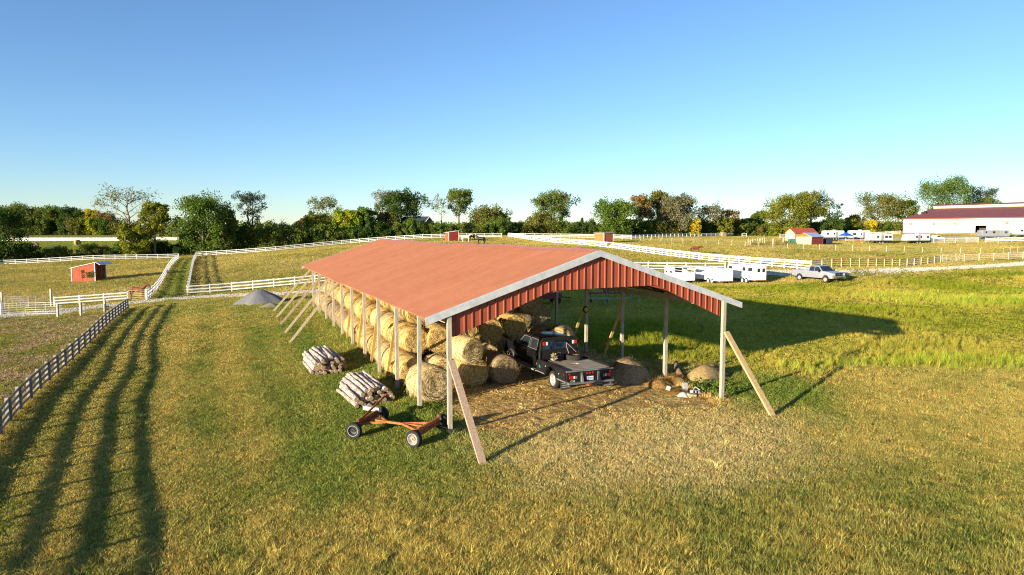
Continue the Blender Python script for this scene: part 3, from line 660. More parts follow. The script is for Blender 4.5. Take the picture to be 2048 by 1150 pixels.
for u, v, l in ((3.9, 9.0, 'under the first spiral ended bale'), (5.25, 10.2, 'standing out on the floor left of the truck bonnet'), (6.62, 11.9, 'on the floor right at the truck bonnet')):
    bale(u, v, .66, 1.34, 1.3, gb(), R.uniform(-.05, .05), 'round hay bale '+l)
for u, v, l in ((2.7, 10.2, 'with spiral end under the roof corner trim'), (4.25, 10.6, 'with spiral end under the left half of the gable'), (5.85, 11.3, 'with spiral end in the middle of the upper row'), (7.55, 12.1, 'with spiral end at the right, above the truck')):
    bale(u, v, 1.80, 1.38, 1.3, 0, R.uniform(-.04, .04), 'second tier round hay bale '+l)
bale(8.0, 13.0, .66, 1.34, 1.3, 0, 0, 'hay bale top just showing above the truck bonnet')
bale(10.05, 13.6, .70, 1.45, 1.3, 1, .3, 'sunlit hay bale right behind the truck cab roof')
bale(10.95, 12.6, .76, 1.55, 1.4, 1, -.6, 'large sunlit rounded hay bale behind the truck headache rack')
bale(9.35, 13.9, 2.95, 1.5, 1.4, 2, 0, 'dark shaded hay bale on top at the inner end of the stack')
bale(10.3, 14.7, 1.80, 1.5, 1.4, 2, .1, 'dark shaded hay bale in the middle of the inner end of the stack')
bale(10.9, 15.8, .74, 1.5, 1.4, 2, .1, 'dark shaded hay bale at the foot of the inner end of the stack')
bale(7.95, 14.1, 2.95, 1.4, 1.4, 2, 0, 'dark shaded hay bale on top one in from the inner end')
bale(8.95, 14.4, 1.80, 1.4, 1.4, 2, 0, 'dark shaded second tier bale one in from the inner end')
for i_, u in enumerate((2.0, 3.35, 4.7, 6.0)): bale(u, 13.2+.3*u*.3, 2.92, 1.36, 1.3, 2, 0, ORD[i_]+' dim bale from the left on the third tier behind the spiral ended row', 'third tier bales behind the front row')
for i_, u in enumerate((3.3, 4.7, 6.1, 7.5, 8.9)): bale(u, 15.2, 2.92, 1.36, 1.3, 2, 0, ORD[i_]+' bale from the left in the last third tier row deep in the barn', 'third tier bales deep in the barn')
v = 8.7; i_ = 0
while v < 38.4:
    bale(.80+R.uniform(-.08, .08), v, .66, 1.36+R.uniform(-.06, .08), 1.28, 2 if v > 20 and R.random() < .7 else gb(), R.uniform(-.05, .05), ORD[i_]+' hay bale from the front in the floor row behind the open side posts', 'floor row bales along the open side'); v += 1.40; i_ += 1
v = 10.4; i_ = 0
while v < 38.0:
    bale(1.42+R.uniform(-.1, .1), v, 1.80, 1.36+R.uniform(-.06, .08), 1.28, gb(), R.uniform(-.06, .06), ORD[i_]+' hay bale from the front in the second tier along the open side', 'second tier bales along the open side'); v += 1.42; i_ += 1
v = 12.2; i_ = 0
while v < 37.0:
    bale(2.2+R.uniform(-.15, .15), v, 2.95, 1.36, 1.28, 0, R.uniform(-.06, .06), ORD[i_]+' hay bale from the front in the top tier close under the eave', 'top tier bales under the eave'); v += 1.42; i_ += 1
# spoiled bales and straw heaps by the right hand posts
def mound(name, u, v, rx, ry, h, mat, label, cat, seed, yaw=0, world=None, px=1.6, n=34, m=14, rim=.0, stems=700):
    x, y = B(u, v) if world is None else world; r = np.random.default_rng(seed); V = []; F = []
    for i in range(m):
        t = i/(m-1)
        for j in range(n):
            a = 2*np.pi*j/n; k = 1+.28*(vn(math.cos(a)*2+seed, math.sin(a)*2+3, seed)-.5)*2*t
            xx = math.cos(a)*rx*t*k; yy = math.sin(a)*ry*t*k; hh = h*(1-t**px)+.16*h*float(fbm(np.array(xx*2.2/rx+seed), np.array(yy*2.2/ry), seed)-.5)*(1.2-t)-(.12 if i == m-1 else 0)
            ca_, sa_ = math.cos(yaw), math.sin(yaw); wx, wy = x+xx*ca_-yy*sa_, y+xx*sa_+yy*ca_; V.append((wx-x, wy-y, hh+z1(wx, wy)-z1(x, y)))
    for i in range(m-1):
        for j in range(n): F.append((i*n+j, i*n+(j+1) % n, (i+1)*n+(j+1) % n, (i+1)*n+j))
    mb = MB().add(V, F)
    for i in range(stems):
        k = r.integers(0, (m-1)*n); c = np.array(V[k])+r.normal(0, .06, 3)*np.array([1, 1, .4]); a = r.uniform(0, 6.283); d = np.array([math.cos(a), math.sin(a), r.uniform(-.35, .5)]); ln_ = r.uniform(.08, .32)
        w_ = np.cross(d, [0, 0, 1.0]); w_ = w_/np.linalg.norm(w_)*.006; e = c+d*ln_; mb.add([c-w_, c+w_, e+w_*.4, e-w_*.4], [(0,1,2,3)])
    return tag(mb.build(name, mat, smooth=True, loc=(x, y, z1(x, y))), label, cat)
straw_m = M('old_straw', (.50,.31,.10), 1, (.30,.17,.05), scale=7, bump=1.0, bscale=45, spec=0)
mulch_m = M('weathered_hay', (.50,.36,.17), 1, (.36,.25,.11), scale=9, stretch=(1,1,1), bump=1.0, bscale=60, spec=0)
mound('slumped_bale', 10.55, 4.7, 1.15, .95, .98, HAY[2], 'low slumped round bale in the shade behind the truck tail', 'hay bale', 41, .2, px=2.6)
mound('hay_heap', 14.0, 3.25, 1.25, .85, .72, mulch_m, 'rounded tan heap of old hay behind the front corner post', 'hay heap', 5, .5)
mound('hay_heap', 15.0, 3.9, .8, .6, .55, mulch_m, 'smaller brown hay heap showing behind the front corner post', 'hay heap', 6, .2)
mound('straw_pile', 12.3, 3.4, .75, .5, .32, straw_m, 'low golden straw pile at the foot of the second right post', 'straw pile', 8, .2)
mound('straw_pile', 11.3, 3.1, .9, .6, .30, straw_m, 'golden straw pile spilling beside the slumped bale', 'straw pile', 9, .9)
mound('straw_pile', 11.0, 1.4, .7, .35, .14, straw_m, 'flat straw pile in front of the broken blocks', 'straw pile', 12, .4)
bark = M('driftwood', (.28,.20,.12), .95, (.18,.12,.07), scale=5, bump=.6, spec=0)
tag(MB().tube([P3(12.9,3.5,gz(12.9,3.5)+.05), P3(13.1,4.2,gz(13,4.2)+.35), P3(13.4,4.7,gz(13.3,4.7)+.62)], [.13,.15,.10], 8).build('tree_stump', bark, smooth=True), 'leaning rotten log sticking up behind the straw', 'log')
# concrete blocks
blk = M('concrete_block', (.44,.43,.40), .95, (.33,.32,.29), scale=8, bump=.5, bscale=60, spec=0)
def block(u, v, z, rot, label, mat=blk, size=(.40,.20,.20), holes=True):
    x, y = B(u, v); L_, W_, H_ = size; mb = MB()
    if holes:
        for yy in (-W_/2+.0175, W_/2-.0175): mb.box((0, yy, 0), (L_, .035, H_))
        for xx in (-L_/2+.0175, 0, L_/2-.0175): mb.box((xx, 0, 0), (.0345, W_-.07, H_-.002))
    else: mb.box((0,0,0), size)
    o = mb.build('concrete_block', mat, bevel=.008, loc=(x, y, z+z1(x, y))); o.rotation_euler = rot; return tag(o, label, 'block')
block(11.62, .95, .12, (1.45,.1,.5), 'hollow concrete block on its side with the holes facing out')
block(11.55, 1.55, .22, (.15,1.5,.3), 'upright concrete block standing behind the others')
block(11.05, 2.05, .10, (.3,.25,1.2), 'tilted pale concrete block farthest back by the post foot')
block(11.95, 1.15, .11, (1.3,.5,-.5), 'dark shaded concrete block at the right of the heap')
mound('rubble_bag', 11.0, .95, .34, .22, .20, M('white_sack', (.50,.49,.47), .7, (.4,.39,.37), scale=6, bump=.4), 'crumpled white sack lying beside the concrete blocks', 'sack', 15, .4, stems=0)
block(11.3, .75, .07, (.1,.1,.2), 'flat broken slab in front of the hollow block', mat=M('tan_stone', (.50,.40,.25), .95, scale=6, bump=.5), size=(.36,.24,.12), holes=False)

# ------------------------------------------------------------------ log piles (every log a thing)
birch = M('birch_bark', (.57,.49,.43), .9, (.20,.15,.12), scale=7, stretch=(1,1,1), bump=.6, bscale=25, spec=.05, lo=.38, hi=.56, coord='obj')
endg = M('log_end_grain', (.42,.31,.20), .95, (.22,.15,.09), scale=6, bump=.4, spec=0, coord='obj')
def log_mesh(seed):
    r = np.random.default_rng(seed); n = 12; m = 9; V = []; F = []
    for i in range(m):
        t = i/(m-1)-.5; cx = .25*(vn(np.array(i*.7), np.array(seed*1.0), seed)-.5); cz = .25*(vn(np.array(i*.7), np.array(seed*1.0+5), seed)-.5)
        for j in range(n):
            a = 2*np.pi*j/n; rr = .5*(1+.10*(r.uniform()-.5)); V.append((cx+rr*math.cos(a), t, cz+rr*math.sin(a)))
    for i in range(m-1):
        for j in range(n): F.append((i*n+j, i*n+(j+1) % n, (i+1)*n+(j+1) % n, (i+1)*n+j))
    me = MB().add(V, F+[tuple(range(n)), tuple((m-1)*n+j for j in range(n-1, -1, -1))]).build('log_body', birch, smooth='auto', mesh_only=True)
    me.materials.append(endg)
    for p in me.polygons:
        if len(p.vertices) > 4: p.material_index = 1; p.use_smooth = False
    return me
LOGS = [log_mesh(40+i) for i in range(5)]
def log_pile(u0, v0, yaw, rows, ln, label, group, seed):
    r = random.Random(seed); x0, y0 = B(u0, v0); th = BTH+yaw; c = np.array([math.cos(th), math.sin(th)]); a = np.array([-math.sin(th), math.cos(th)])
    zz = .0; d0 = .20
    for k, n in enumerate(rows):
        for i in range(n):
            d = r.uniform(.165, .215); off = (i-(n-1)/2)*.186+r.uniform(-.015, .015); sl = r.uniform(-.16, .16); p = np.array([x0, y0])+c*off+a*sl
            zg = z1(p[0], p[1]); L_ = ln*r.uniform(.94, 1.04)
            o = link('birch_log', LOGS[r.randrange(5)], None, (p[0], p[1], zg+.09+k*.155), (r.uniform(-.02, .02), r.uniform(0, 6.28)*0, th+r.uniform(-.03, .03)), (d, L_, d))
            if k == len(rows)-1: lab = label+', '+ORD[i]+' from the left on top'
            elif k == 0: lab = label+', '+ORD[i]+' from the left at the bottom'
            else: lab = label+', '+ORD[i]+' from the left in the '+('second','third','fourth','fifth')[k-1]+' layer'
            tag(o, lab, 'log', group)
log_pile(-1.50, 7.6, .04, [10, 9, 9, 7, 5], 3.7, 'birch log, pile nearer the wagon frame', 'logs of the nearer pile', 3)
log_pile(-2.35, 15.0, .02, [10, 9, 9, 8, 5], 3.9, 'birch log, pile farther from the wagon frame', 'logs of the farther pile', 4)

# ------------------------------------------------------------------ rusty wagon running gear
rust = M('rusty_steel', (.36,.12,.035), .8, (.16,.06,.03), scale=9, bump=.4, spec=.2, lo=.4, hi=.6)
rust_o = M('orange_paint_rust', (.58,.17,.03), .7, (.28,.09,.03), scale=7, bump=.3, spec=.3)
tyre_m = M('tyre_rubber', (.022,.022,.024), .85, (.035,.034,.032), scale=10, bump=.3, spec=.2)
rim_g = M('worn_rim', (.38,.33,.26), .55, (.20,.15,.11), scale=12, spec=.4)
rim_k = M('black_rim', (.03,.03,.03), .5, spec=.4)
white_ring = M('whitewall', (.42,.41,.39), .8, scale=9)
def wheel(parent, c, dia, wid, rimm, ring=None, axis='x', out=1, rimd=.62, name='wheel', hub=None, tilt=None, smooth='auto', deep=False):
    """wheel with tyre and rim, axle along local x; out = side the dish faces"""
    w = bpy.data.objects.new(name, None); COL.objects.link(w); w.parent = parent; w.location = c; w.empty_display_size = .1
    if tilt: w.rotation_euler = tilt
    r_ = dia/2; ri = r_*rimd; h = wid/2
    MB().lathe([(-h*.85, ri), (-h, ri+(r_-ri)*.35), (-h*.92, r_*.93), (-h*.65, r_*.99), (0, r_), (h*.65, r_*.99), (h*.92, r_*.93), (h, ri+(r_-ri)*.35), (h*.85, ri)], axis, n=32, cap=False).build('tyre', tyre_m, w, smooth='auto')
    if deep: MB().lathe([(-out*h*.1, .001), (-out*h*.1, ri*.20), (-out*h*.55, ri*.24), (-out*h*.60, ri*.55), (-out*h*.30, ri*.78), (out*h*.70, ri*.92), (out*h*.92, ri*1.02), (-out*h*.85, ri), (-out*h*.85, .001)], axis, n=28).build('rim', rimm, w, smooth='auto')
    else: MB().lathe([(out*h*.15, .001), (out*h*.15, ri*.18), (out*h*.45, ri*.22), (out*h*.45, ri*.34), (out*h*.1, ri*.42), (out*h*.2, ri*.72), (out*h*.75, ri*.93), (out*h*.90, ri*1.02), (-out*h*.8, ri*1.0), (-out*h*.8, .001)], axis, n=28).build('rim', rimm, w, smooth='auto')
    if ring: MB().lathe([(out*h*.95, ri*1.0), (out*h*1.02, ri*1.03), (out*h*1.02, ri*1.08), (out*h*.985, ri*1.12)], axis, n=32, cap=False).build('white_ring', ring, w, smooth='auto')
    return w
WA, WB, WC, WD = [np.array(g(px, py)) for px, py in ((708,877),(828,894.5),(763,843),(884,860))]
fwd = ((WB-WA)+(WD-WC))/2; wyaw = math.atan2(fwd[1], fwd[0]); wc = (WA+WB+WC+WD)/4
wag = thing('wagon_running_gear', 'rusty orange four wheeled wagon frame with raised tongue on the grass', 'wagon', (wc[0], wc[1], z1(*wc)), 0)
def wl(p, z): return Vector((p[0]-wc[0], p[1]-wc[1], z+z1(p[0], p[1])-z1(*wc)))
D_ = .60
for p, q, rm, rg, dz in ((WA, WC, rim_k, white_ring, .12), (WB, WD, rim_g, white_ring, -.02), (WC, WA, rim_k, None, .1), (WD, WB, rim_k, None, 0)):
    ax_ = (q-p); ya = math.atan2(ax_[1], ax_[0])+dz
    wheel(wag, wl(p, D_/2), D_, .19, rm, rg, out=-1, tilt=(0, 0, ya), rimd=.60)
def ib(p, q, t): return p+(q-p)*t
for p, q, nm in ((WA, WC, 'front_axle'), (WB, WD, 'rear_axle')):
    MB().beam(wl(ib(p, q, .07), .36), wl(ib(p, q, .93), .36), .09, .12).build(nm, rust, wag)
    MB().beam(wl(ib(p, q, .14), .50), wl(ib(p, q, .86), .50), .08, .12).build('bolster', rust if nm[0] == 'f' else rust_o, wag)
    for t in (.14, .86): MB().beam(wl(ib(p, q, t), .44), wl(ib(p, q, t), .66), .05, .09).build('stake', rust, wag)
mf = ib(WA, WC, .5); mr_ = ib(WB, WD, .5); hm_ = ib(mf, mr_, .5)
MB().beam(wl(mf, .40), wl(mr_, .40), .075, .075).build('reach_pole', rust_o, wag)
for t in (.2, .8):
    MB().beam(wl(ib(WA, WC, t), .40), wl(ib(mf, mr_, .34), .40), .06, .07).build('hound', rust_o, wag)
    MB().beam(wl(ib(WB, WD, t), .40), wl(ib(mf, mr_, .58), .40), .06, .07).build('hound', rust_o, wag)
MB().beam(wl(ib(WA, WC, .05), .30), wl(ib(WA, WC, .95)+(WA-WB)*.04, .28), .05, .05).build('tie_rod', rust, wag)
tp = wl(ib(WA, WC, .10), .50); te = wl(ib(WA, WC, 1.02)+(WB-WA)*.06, 1.02)
MB().tube([tp, te], [.045, .045], 10).build('tongue', rust, wag, smooth='auto')
MB().beam(te, te+(te-tp).normalized()*.10, .10, .08).build('hitch_clevis', rust, wag)
MB().box(wl(ib(WA, WC, .86)+(WA-WB)*.10, .58), (.75, .20, .15), Matrix.Rotation(wyaw+.15, 3, 'Z')).build('wooden_block', M('bleached_wood', (.66,.60,.48), .9, (.5,.44,.34), scale=6, bump=.3), wag, bevel=.01)
# ------------------------------------------------------------------ vehicles
blackp = M('black_paint', (.007,.007,.008), .20, (.010,.010,.011), scale=2, spec=.45)
blackm = M('black_powder_coat', (.010,.010,.011), .5, (.018,.017,.016), scale=5, spec=.22)
chrome = M('chrome', (.72,.72,.73), .16, (.6,.6,.62), metal=1)
silverp = M('silver_paint', (.52,.53,.55), .32, (.47,.48,.50), scale=2, metal=.55, spec=.6)
redlens = M('red_lens', (.42,.015,.012), .25, (.34,.01,.01), spec=.6)
clearlens = M('clear_lens', (.75,.74,.70), .2, spec=.6)
amber = M('amber_lens', (.6,.22,.02), .3)
gl = glass()
whitep = M('white_paint_gloss', (.78,.78,.77), .35, (.72,.72,.71), scale=1.5, spec=.5)
greym = M('grey_plastic', (.16,.16,.165), .6, spec=.3)
def plate(name, mat, parent, P, th, bevel=0.0, out=None):
    """flat polygon P (3d points) thickened along its normal"""
    P = [Vector(p) for p in P]; n = Vector((0,0,0)); k = len(P)
    for i in range(k): n += (P[i]-P[0]).cross(P[(i+1) % k]-P[0])
    n.normalize()
    if out is not None and n.dot(Vector(out)) < 0: n = -n
    V = [p for p in P]+[p+n*th for p in P]
    F = [tuple(range(k-1, -1, -1)), tuple(range(k, 2*k))]+[(i, (i+1) % k, k+(i+1) % k, k+i) for i in range(k)]
    return MB().add(V, F).build(name, mat, parent, bevel=bevel)
def arch(cy, cz, r, a0, a1, n=9): return [(cy+r*math.cos(math.radians(a0+(a1-a0)*i/(n-1))), cz+r*math.sin(math.radians(a0+(a1-a0)*i/(n-1)))) for i in range(n)]
def lower_body(root, paint, y0, yc, yf, ya, zb, belt, cowl, nose, hw, archr, wr):
    """cab lower half with bonnet: y0 back of cab, yc cowl, yf nose, ya front axle"""
    prof = [(y0, zb), (y0, belt), (yc, cowl), (yc+.25, cowl+.005), (yf-.25, nose), (yf-.06, nose-.08), (yf, nose-.22), (yf, zb+.08), (yf-.05, zb), (ya+archr, zb)]+arch(ya, wr, archr, -14, 194, 11)+[(ya-archr, zb)]
    prof = [p for p in prof if not (abs(p[0]-ya) < archr and p[1] < zb)]
    mb = MB().prism(prof, -hw, hw, 'x'); o = mb.build('cab_body', paint, root, bevel=.025, seg=2, smooth='auto'); return o
def greenhouse(root, paint, P, belt, roofz_, hw, tw, win, glassm):
    """P: (y back bottom, y back top, y front top, y front bottom)"""
    a, b, c, d = P; V = [(s_*w, y, z) for (y, z, w) in ((a, belt, hw), (b, roofz_, tw), (c, roofz_+.01, tw), (d, belt, hw)) for s_ in (-1, 1)]
    MB().add(V, [(0,2,3,1), (2,4,5,3), (4,6,7,5), (6,0,1,7), (0,6,4,2), (1,3,5,7)]).build('roof', paint, root, bevel=.045, seg=2, smooth='auto')
    def X(z): return hw-(z-belt)/(roofz_-belt)*(hw-tw)
    for s_ in (-1, 1):
        for poly in win:
            plate('side_window', glassm, root, [(s_*(X(z)-.004), y, z) for y, z in poly], .014, out=(s_, 0, 0))
            mb = MB(); k = len(poly)
            for i in range(k):
                (y1, z1_), (y2, z2) = poly[i], poly[(i+1) % k]; mb.beam((s_*(X(z1_)+.008), y1, z1_), (s_*(X(z2)+.008), y2, z2), .02, .022)
            mb.build('window_frame', blackm if paint is not blackp else MATS.get('dull_trim') or M('dull_trim', (.20,.20,.20), .4, spec=.5), root)
    f = lambda t, s_: (s_*(hw-(hw-tw)*t-.10), d+(c-d)*t+.006, belt+(roofz_+.01-belt)*t+.006)
    plate('windscreen', glassm, root, [f(.10, -1), f(.10, 1), f(.88, 1), f(.88, -1)], .014, out=(0, 1, .6))
    r_ = lambda t, s_: (s_*(hw-(hw-tw)*t-.14), a+(b-a)*t-.004, belt+(roofz_-belt)*t)
    plate('rear_window', glassm, root, [r_(.12, -1), r_(.12, 1), r_(.82, 1), r_(.82, -1)], .014, out=(0, -1, .3))
def doors(root, paint, spans, zb, belt, hw, handle):
    for s_ in (-1, 1):
        for y0, y1 in spans:
            o = plate('door', paint, root, [(s_*(hw-.002), y0, zb), (s_*(hw-.002), y1, zb), (s_*(hw-.002), y1, belt-.02), (s_*(hw-.002), y0, belt-.02)], .014, bevel=.004, out=(s_, 0, 0))
            MB().box((s_*(hw+.035), y0+.14, belt-.17), (.035, .20, .05)).build('handle', handle, o, bevel=.01)
def mirror(root, s_, y, z, hw, mat): MB().box((s_*(hw+.20), y, z+.05), (.20, .10, .30)).beam((s_*(hw-.02), y+.02, z-.05), (s_*(hw+.14), y, z), .04, .05).build('mirror', mat, root, bevel=.02)

# ---- black flatbed truck
FT = thing('flatbed_truck', 'black crew cab flatbed truck with dual rear wheels parked inside the barn', 'truck', (*B(7.46, 4.35), gz(7.4, 5)), BTH)
lower_body(FT, blackp, 1.72, 4.52, 6.08, 5.10, .62, 1.40, 1.46, 1.36, .99, .56, .44)
greenhouse(FT, blackp, (1.76, 1.90, 3.72, 4.55), 1.40, 2.03, .965, .80, [[(2.02,1.45),(2.84,1.45),(2.84,1.93),(2.10,1.93)], [(2.98,1.45),(4.30,1.45),(4.18,1.52),(3.70,1.93),(2.98,1.93)]], gl)
doors(FT, blackp, [(1.86, 2.88), (2.94, 4.28)], .70, 1.40, .99, chrome)
plate('chrome_strip', chrome, FT, [(-1.005, 1.9, .86), (-1.005, 4.3, .86), (-1.005, 4.3, .885), (-1.005, 1.9, .885)], .008, out=(-1, 0, 0))
for s_ in (-1, 1):
    mirror(FT, s_, 4.12, 1.42, .99, blackm)
    mb = MB(); A = arch(5.10, .44, .60, -5, 185, 13); Bp = arch(5.10, .44, .52, -5, 185, 13)
    for i in range(12): mb.add([(s_*.97, *A[i]), (s_*.97, *A[i+1]), (s_*1.07, *Bp[i+1]), (s_*1.07, *Bp[i]), (s_*.97, *Bp[i]), (s_*.97, *Bp[i+1])], [(0,1,2,3), (3,2,5,4)])
    mb.build('fender_flare', M('faded_black_plastic', (.05,.052,.056), .5, spec=.4), FT)
    MB().box((s_*1.06, 3.05, .50), (.20, 2.6, .06)).build('running_board', M('alloy_step', (.42,.41,.39), .5, scale=9, spec=.4), FT, bevel=.015)
    MB().lathe([(0, .42), (.02, .415)], 'x', (s_*.96, 5.1, .44), n=20).build('wheel_well', blackm, FT)
    wheel(FT, (s_*.93, 5.10, .415), .83, .25, chrome, out=s_, rimd=.62)
    wheel(FT, (s_*1.00, 0, .415), .83, .24, M('dull_alloy', (.40,.39,.37), .45, (.28,.27,.25), scale=8, spec=.5), out=s_, rimd=.66, deep=True)
    wheel(FT, (s_*.72, 0, .415), .83, .24, rim_k, out=s_, rimd=.62)
    MB().box((s_*.78, 6.10, 1.12), (.34, .05, .30)).build('headlight', clearlens, FT, bevel=.02)
MB().box((0, 6.10, 1.05), (1.2, .06, .42)).build('grille', chrome, FT, bevel=.02)
MB().box((0, 6.20, .66), (2.02, .20, .24)).build('front_bumper', chrome, FT, bevel=.04)
MB().box((0, 2.3, .60), (.86, 7.4, .18)).build('chassis', blackm, FT)
MB().beam((-.9, 0, .42), (.9, 0, .42), .16, .16).build('rear_axle', blackm, FT)
# flatbed
DK, HB, YB, YF = 1.06, 1.19, -1.42, 1.52
deckm = M('worn_steel_deck', (.50,.44,.36), .55, (.30,.26,.21), scale=2.2, spec=.4, detail=6)
hole = .13
mb = MB(); ys = [YB, .05-hole, .05+hole, .95]; xs = [-HB+.05, -hole*1.5, hole*1.5, HB-.05]
for i in range(3):
    for j in range(3):
        if i == 1 and j == 1: continue
        mb.box(((xs[j]+xs[j+1])/2, (ys[i]+ys[i+1])/2, DK-.02), (xs[j+1]-xs[j], ys[i+1]-ys[i], .04))
mb.build('deck_plate', deckm, FT)
MB().box((0, (.95+YF)/2, DK-.02), (2*HB-.1, YF-.95, .04)).build('deck_front', blackm, FT)
MB().box((0, .05, DK-.16), (.40, .28, .02)).build('gooseneck_well', blackm, FT)
for s_ in (-1, 1):
    sk = [(YB+.02, .60), (YB, DK+.02), (YF, DK+.02), (YF, .58), (.60, .58)]+arch(0, .44, .58, 10, 170, 11)+[(-.60, .60)]
    MB().prism(sk, s_*HB-.02, s_*HB+.02, 'x').build('bed_skirt', blackm, FT, bevel=.004)
    A = arch(0, .44, .62, 12, 168, 13); mb = MB()
    for i in range(12): mb.beam((s_*(HB+.03), *A[i]), (s_*(HB+.03), *A[i+1]), .05, .04)
    mb.build('fender_lip', blackm, FT)
    MB().box((s_*(HB-.03), (YB+YF)/2-.1, DK+.045), (.07, YF-YB-.2, .06)).build('rub_rail', blackm, FT, bevel=.01)
    MB().beam((s_*(HB+.01), YF, .57), (s_*(HB+.01), .60, .57), .06, .05).beam((s_*(HB+.01), -.60, .60), (s_*(HB+.01), YB, .60), .06, .05).build('skirt_edge', M('dull_trim', (.20,.20,.20), .4, spec=.5), FT)
    plate('toolbox_lid', blackm, FT, [(s_*(HB+.022), .75, .66), (s_*(HB+.022), 1.44, .66), (s_*(HB+.022), 1.44, .98), (s_*(HB+.022), .75, .98)], .012, bevel=.004, out=(s_, 0, 0))
    MB().lathe([(0, .03), (.012, .026)], 'x', (s_*(HB+.022) if s_ > 0 else -HB-.034, .52, .95), n=12).build('marker_light', M('green_white_sticker', (.35,.62,.52), .5), FT)
    MB().lathe([(0, .03), (.012, .026)], 'x', (s_*(HB+.022) if s_ > 0 else -HB-.034, -.82, .86), n=12).build('marker_light', M('green_white_sticker', (.35,.62,.52), .5), FT)
    MB().box((s_*(HB+.028), 1.46, .90), (.015, .05, .09)).build('reflector', amber, FT)
# teal emblem on the left skirt
teal = M('teal_sticker', (.03,.42,.36), .5, spec=.3)
mb = MB(); xe = -HB-.041
for a in range(4):
    c_, s2 = math.cos(a*math.pi/2+.5), math.sin(a*math.pi/2+.5); mb.beam((xe, 1.12, .84), (xe, 1.12+c_*.09, .84+s2*.09), .008, .035, up=(1,0,0))
mb.lathe([(0, .05), (.006, .05)], 'x', (xe-.003, 1.12, .84), n=14); mb.build('emblem', teal, FT)
# tail panel with cut corners
tp_ = [(-HB+.02, DK), (HB-.02, DK), (HB-.02, .62), (HB-.30, .50), (-HB+.30, .50), (-HB+.02, .62)]
MB().prism(tp_, YB-.04, YB, 'y').build('tail_panel', blackm, FT, bevel=.006)
MB().box((0, YB-.03, DK-.01), (2*HB-.02, .10, .05)).build('tail_edge', M('dull_trim', (.20,.20,.20), .4, spec=.5), FT, bevel=.008)
MB().box((0, YB-.12, .53), (2*HB-.1, .14, .09)).build('rear_bumper', M('grey_step', (.17,.17,.17), .6, spec=.3), FT, bevel=.015)
for s_ in (-1, 1):
    MB().prism([(YB-.04, .98), (YB-.19, .57), (YB-.04, .57)], s_*.42-.05, s_*.42+.05, 'x').build('step_gusset', M('grey_step', (.17,.17,.17), .6, spec=.3), FT, bevel=.006)
    MB().box((s_*.93, YB-.05, .78), (.19, .03, .14)).build('tail_light', redlens, FT, bevel=.006)
    MB().box((s_*.79, YB-.05, .78), (.07, .03, .12)).build('reverse_light', clearlens, FT, bevel=.006)
    MB().box((s_*.69, YB-.05, .77), (.09, .03, .12)).build('light_bezel', M('grey_step', (.17,.17,.17), .6, spec=.3), FT, bevel=.006)
    MB().lathe([(0, .045), (-.02, .04)], 'y', (s_*1.02, YB-.04, .93), n=14).build('round_light', redlens, FT)
    MB().lathe([(0, .035), (.02, .03)], 'x', (s_*(HB+.02) if s_ > 0 else -HB-.04, YB+.10, .90), n=14).build('side_light', redlens, FT)
    flap = MB().box((s_*.86, -.78, .32), (.50, .015, .44)).build('mud_flap', M('mudflap_rubber', (.05,.05,.05), .8), FT, bevel=.004)
    for q in range(3): MB().box((s_*.86, -.791, .40-.09*q), (.40-.05*(q % 2), .004, .035)).build('lettering', M('flap_print', (.42,.41,.38), .8, (.16,.16,.15), scale=30), flap)
for x in (-.14, 0, .14): MB().lathe([(0, .045), (-.02, .038)], 'y', (x, YB-.04, .93), n=16).build('round_light', redlens, FT)
lp = MB().box((0, YB-.06, .70), (.32, .02, .17)).build('licence_plate', M('plate_white', (.74,.75,.78), .5), FT, bevel=.005)
MB().box((-.125, YB-.072, .70), (.06, .006, .155)).build('plate_band', M('plate_blue', (.08,.20,.55), .5), lp)
for i in range(4): MB().box((-.045+.05*i, YB-.072, .70), (.026, .006, .07)).build('plate_character', M('plate_ink', (.20,.24,.34), .6), lp)
text('logo', 'CM', .15, M('logo_white', (.8,.8,.8), .5), FT, (-.86, YB-.047, .60), (math.pi/2, 0, 0))
MB().box((0, YB-.16, .45), (.42, .20, .12)).build('hitch_receiver', rust, FT, bevel=.01)
MB().box((.85, YB-.12, .36), (.46, .22, .05)).beam((.7, YB-.1, .5), (.7, YB-.1, .36), .04, .04).beam((1.0, YB-.1, .5), (1.0, YB-.1, .36), .04, .04).build('fold_step', M('grey_step', (.17,.17,.17), .6, spec=.3), FT)
# headache rack
mb = MB(); yr = YF-.02; o_ = [(-1.06, DK), (-.98, 1.90), (-.84, 2.06), (.84, 2.06), (.98, 1.90), (1.06, DK)]
for i in range(5): mb.beam((o_[i][0], yr, o_[i][1]), (o_[i+1][0], yr, o_[i+1][1]), .075, .075, up=(0,1,0))
mb.beam((-1.02, yr, 1.50), (1.02, yr, 1.50), .06, .06)
mb.build('headache_rack', blackm, FT, bevel=.008)
MB().prism([(-1.0, DK), (-.98, 1.48), (.98, 1.48), (1.0, DK)], yr-.01, yr+.01, 'y').build('rack_panel', blackm, FT)
mb = MB()
for i in range(6): mb.beam((-.90+.36*i, yr, 1.52), (-.90+.36*i, yr, 2.02), .022, .022, up=(0,1,0))
mb.build('rack_bars', blackm, FT)
MB().box((0, yr, 1.98), (1.7, .05, .10)).build('rack_header', blackm, FT)
for s_ in (-1, 1):
    MB().box((s_*.84, yr-.05, 1.82), (.15, .05, .17)).build('rack_light', redlens, FT, bevel=.01)
    MB().box((s_*.70, yr-.05, 1.82), (.09, .05, .16)).build('rack_lamp', clearlens, FT, bevel=.01)
bpy.context.view_layer.update()
def on_truck(x, y, z): return FT.matrix_world@Vector((x, y, z))
sp_ = thing('spare_tyre', 'spare tyre with rusty rim lying flat on the truck bed', 'tyre', on_truck(.50, .95, DK+.125), BTH)
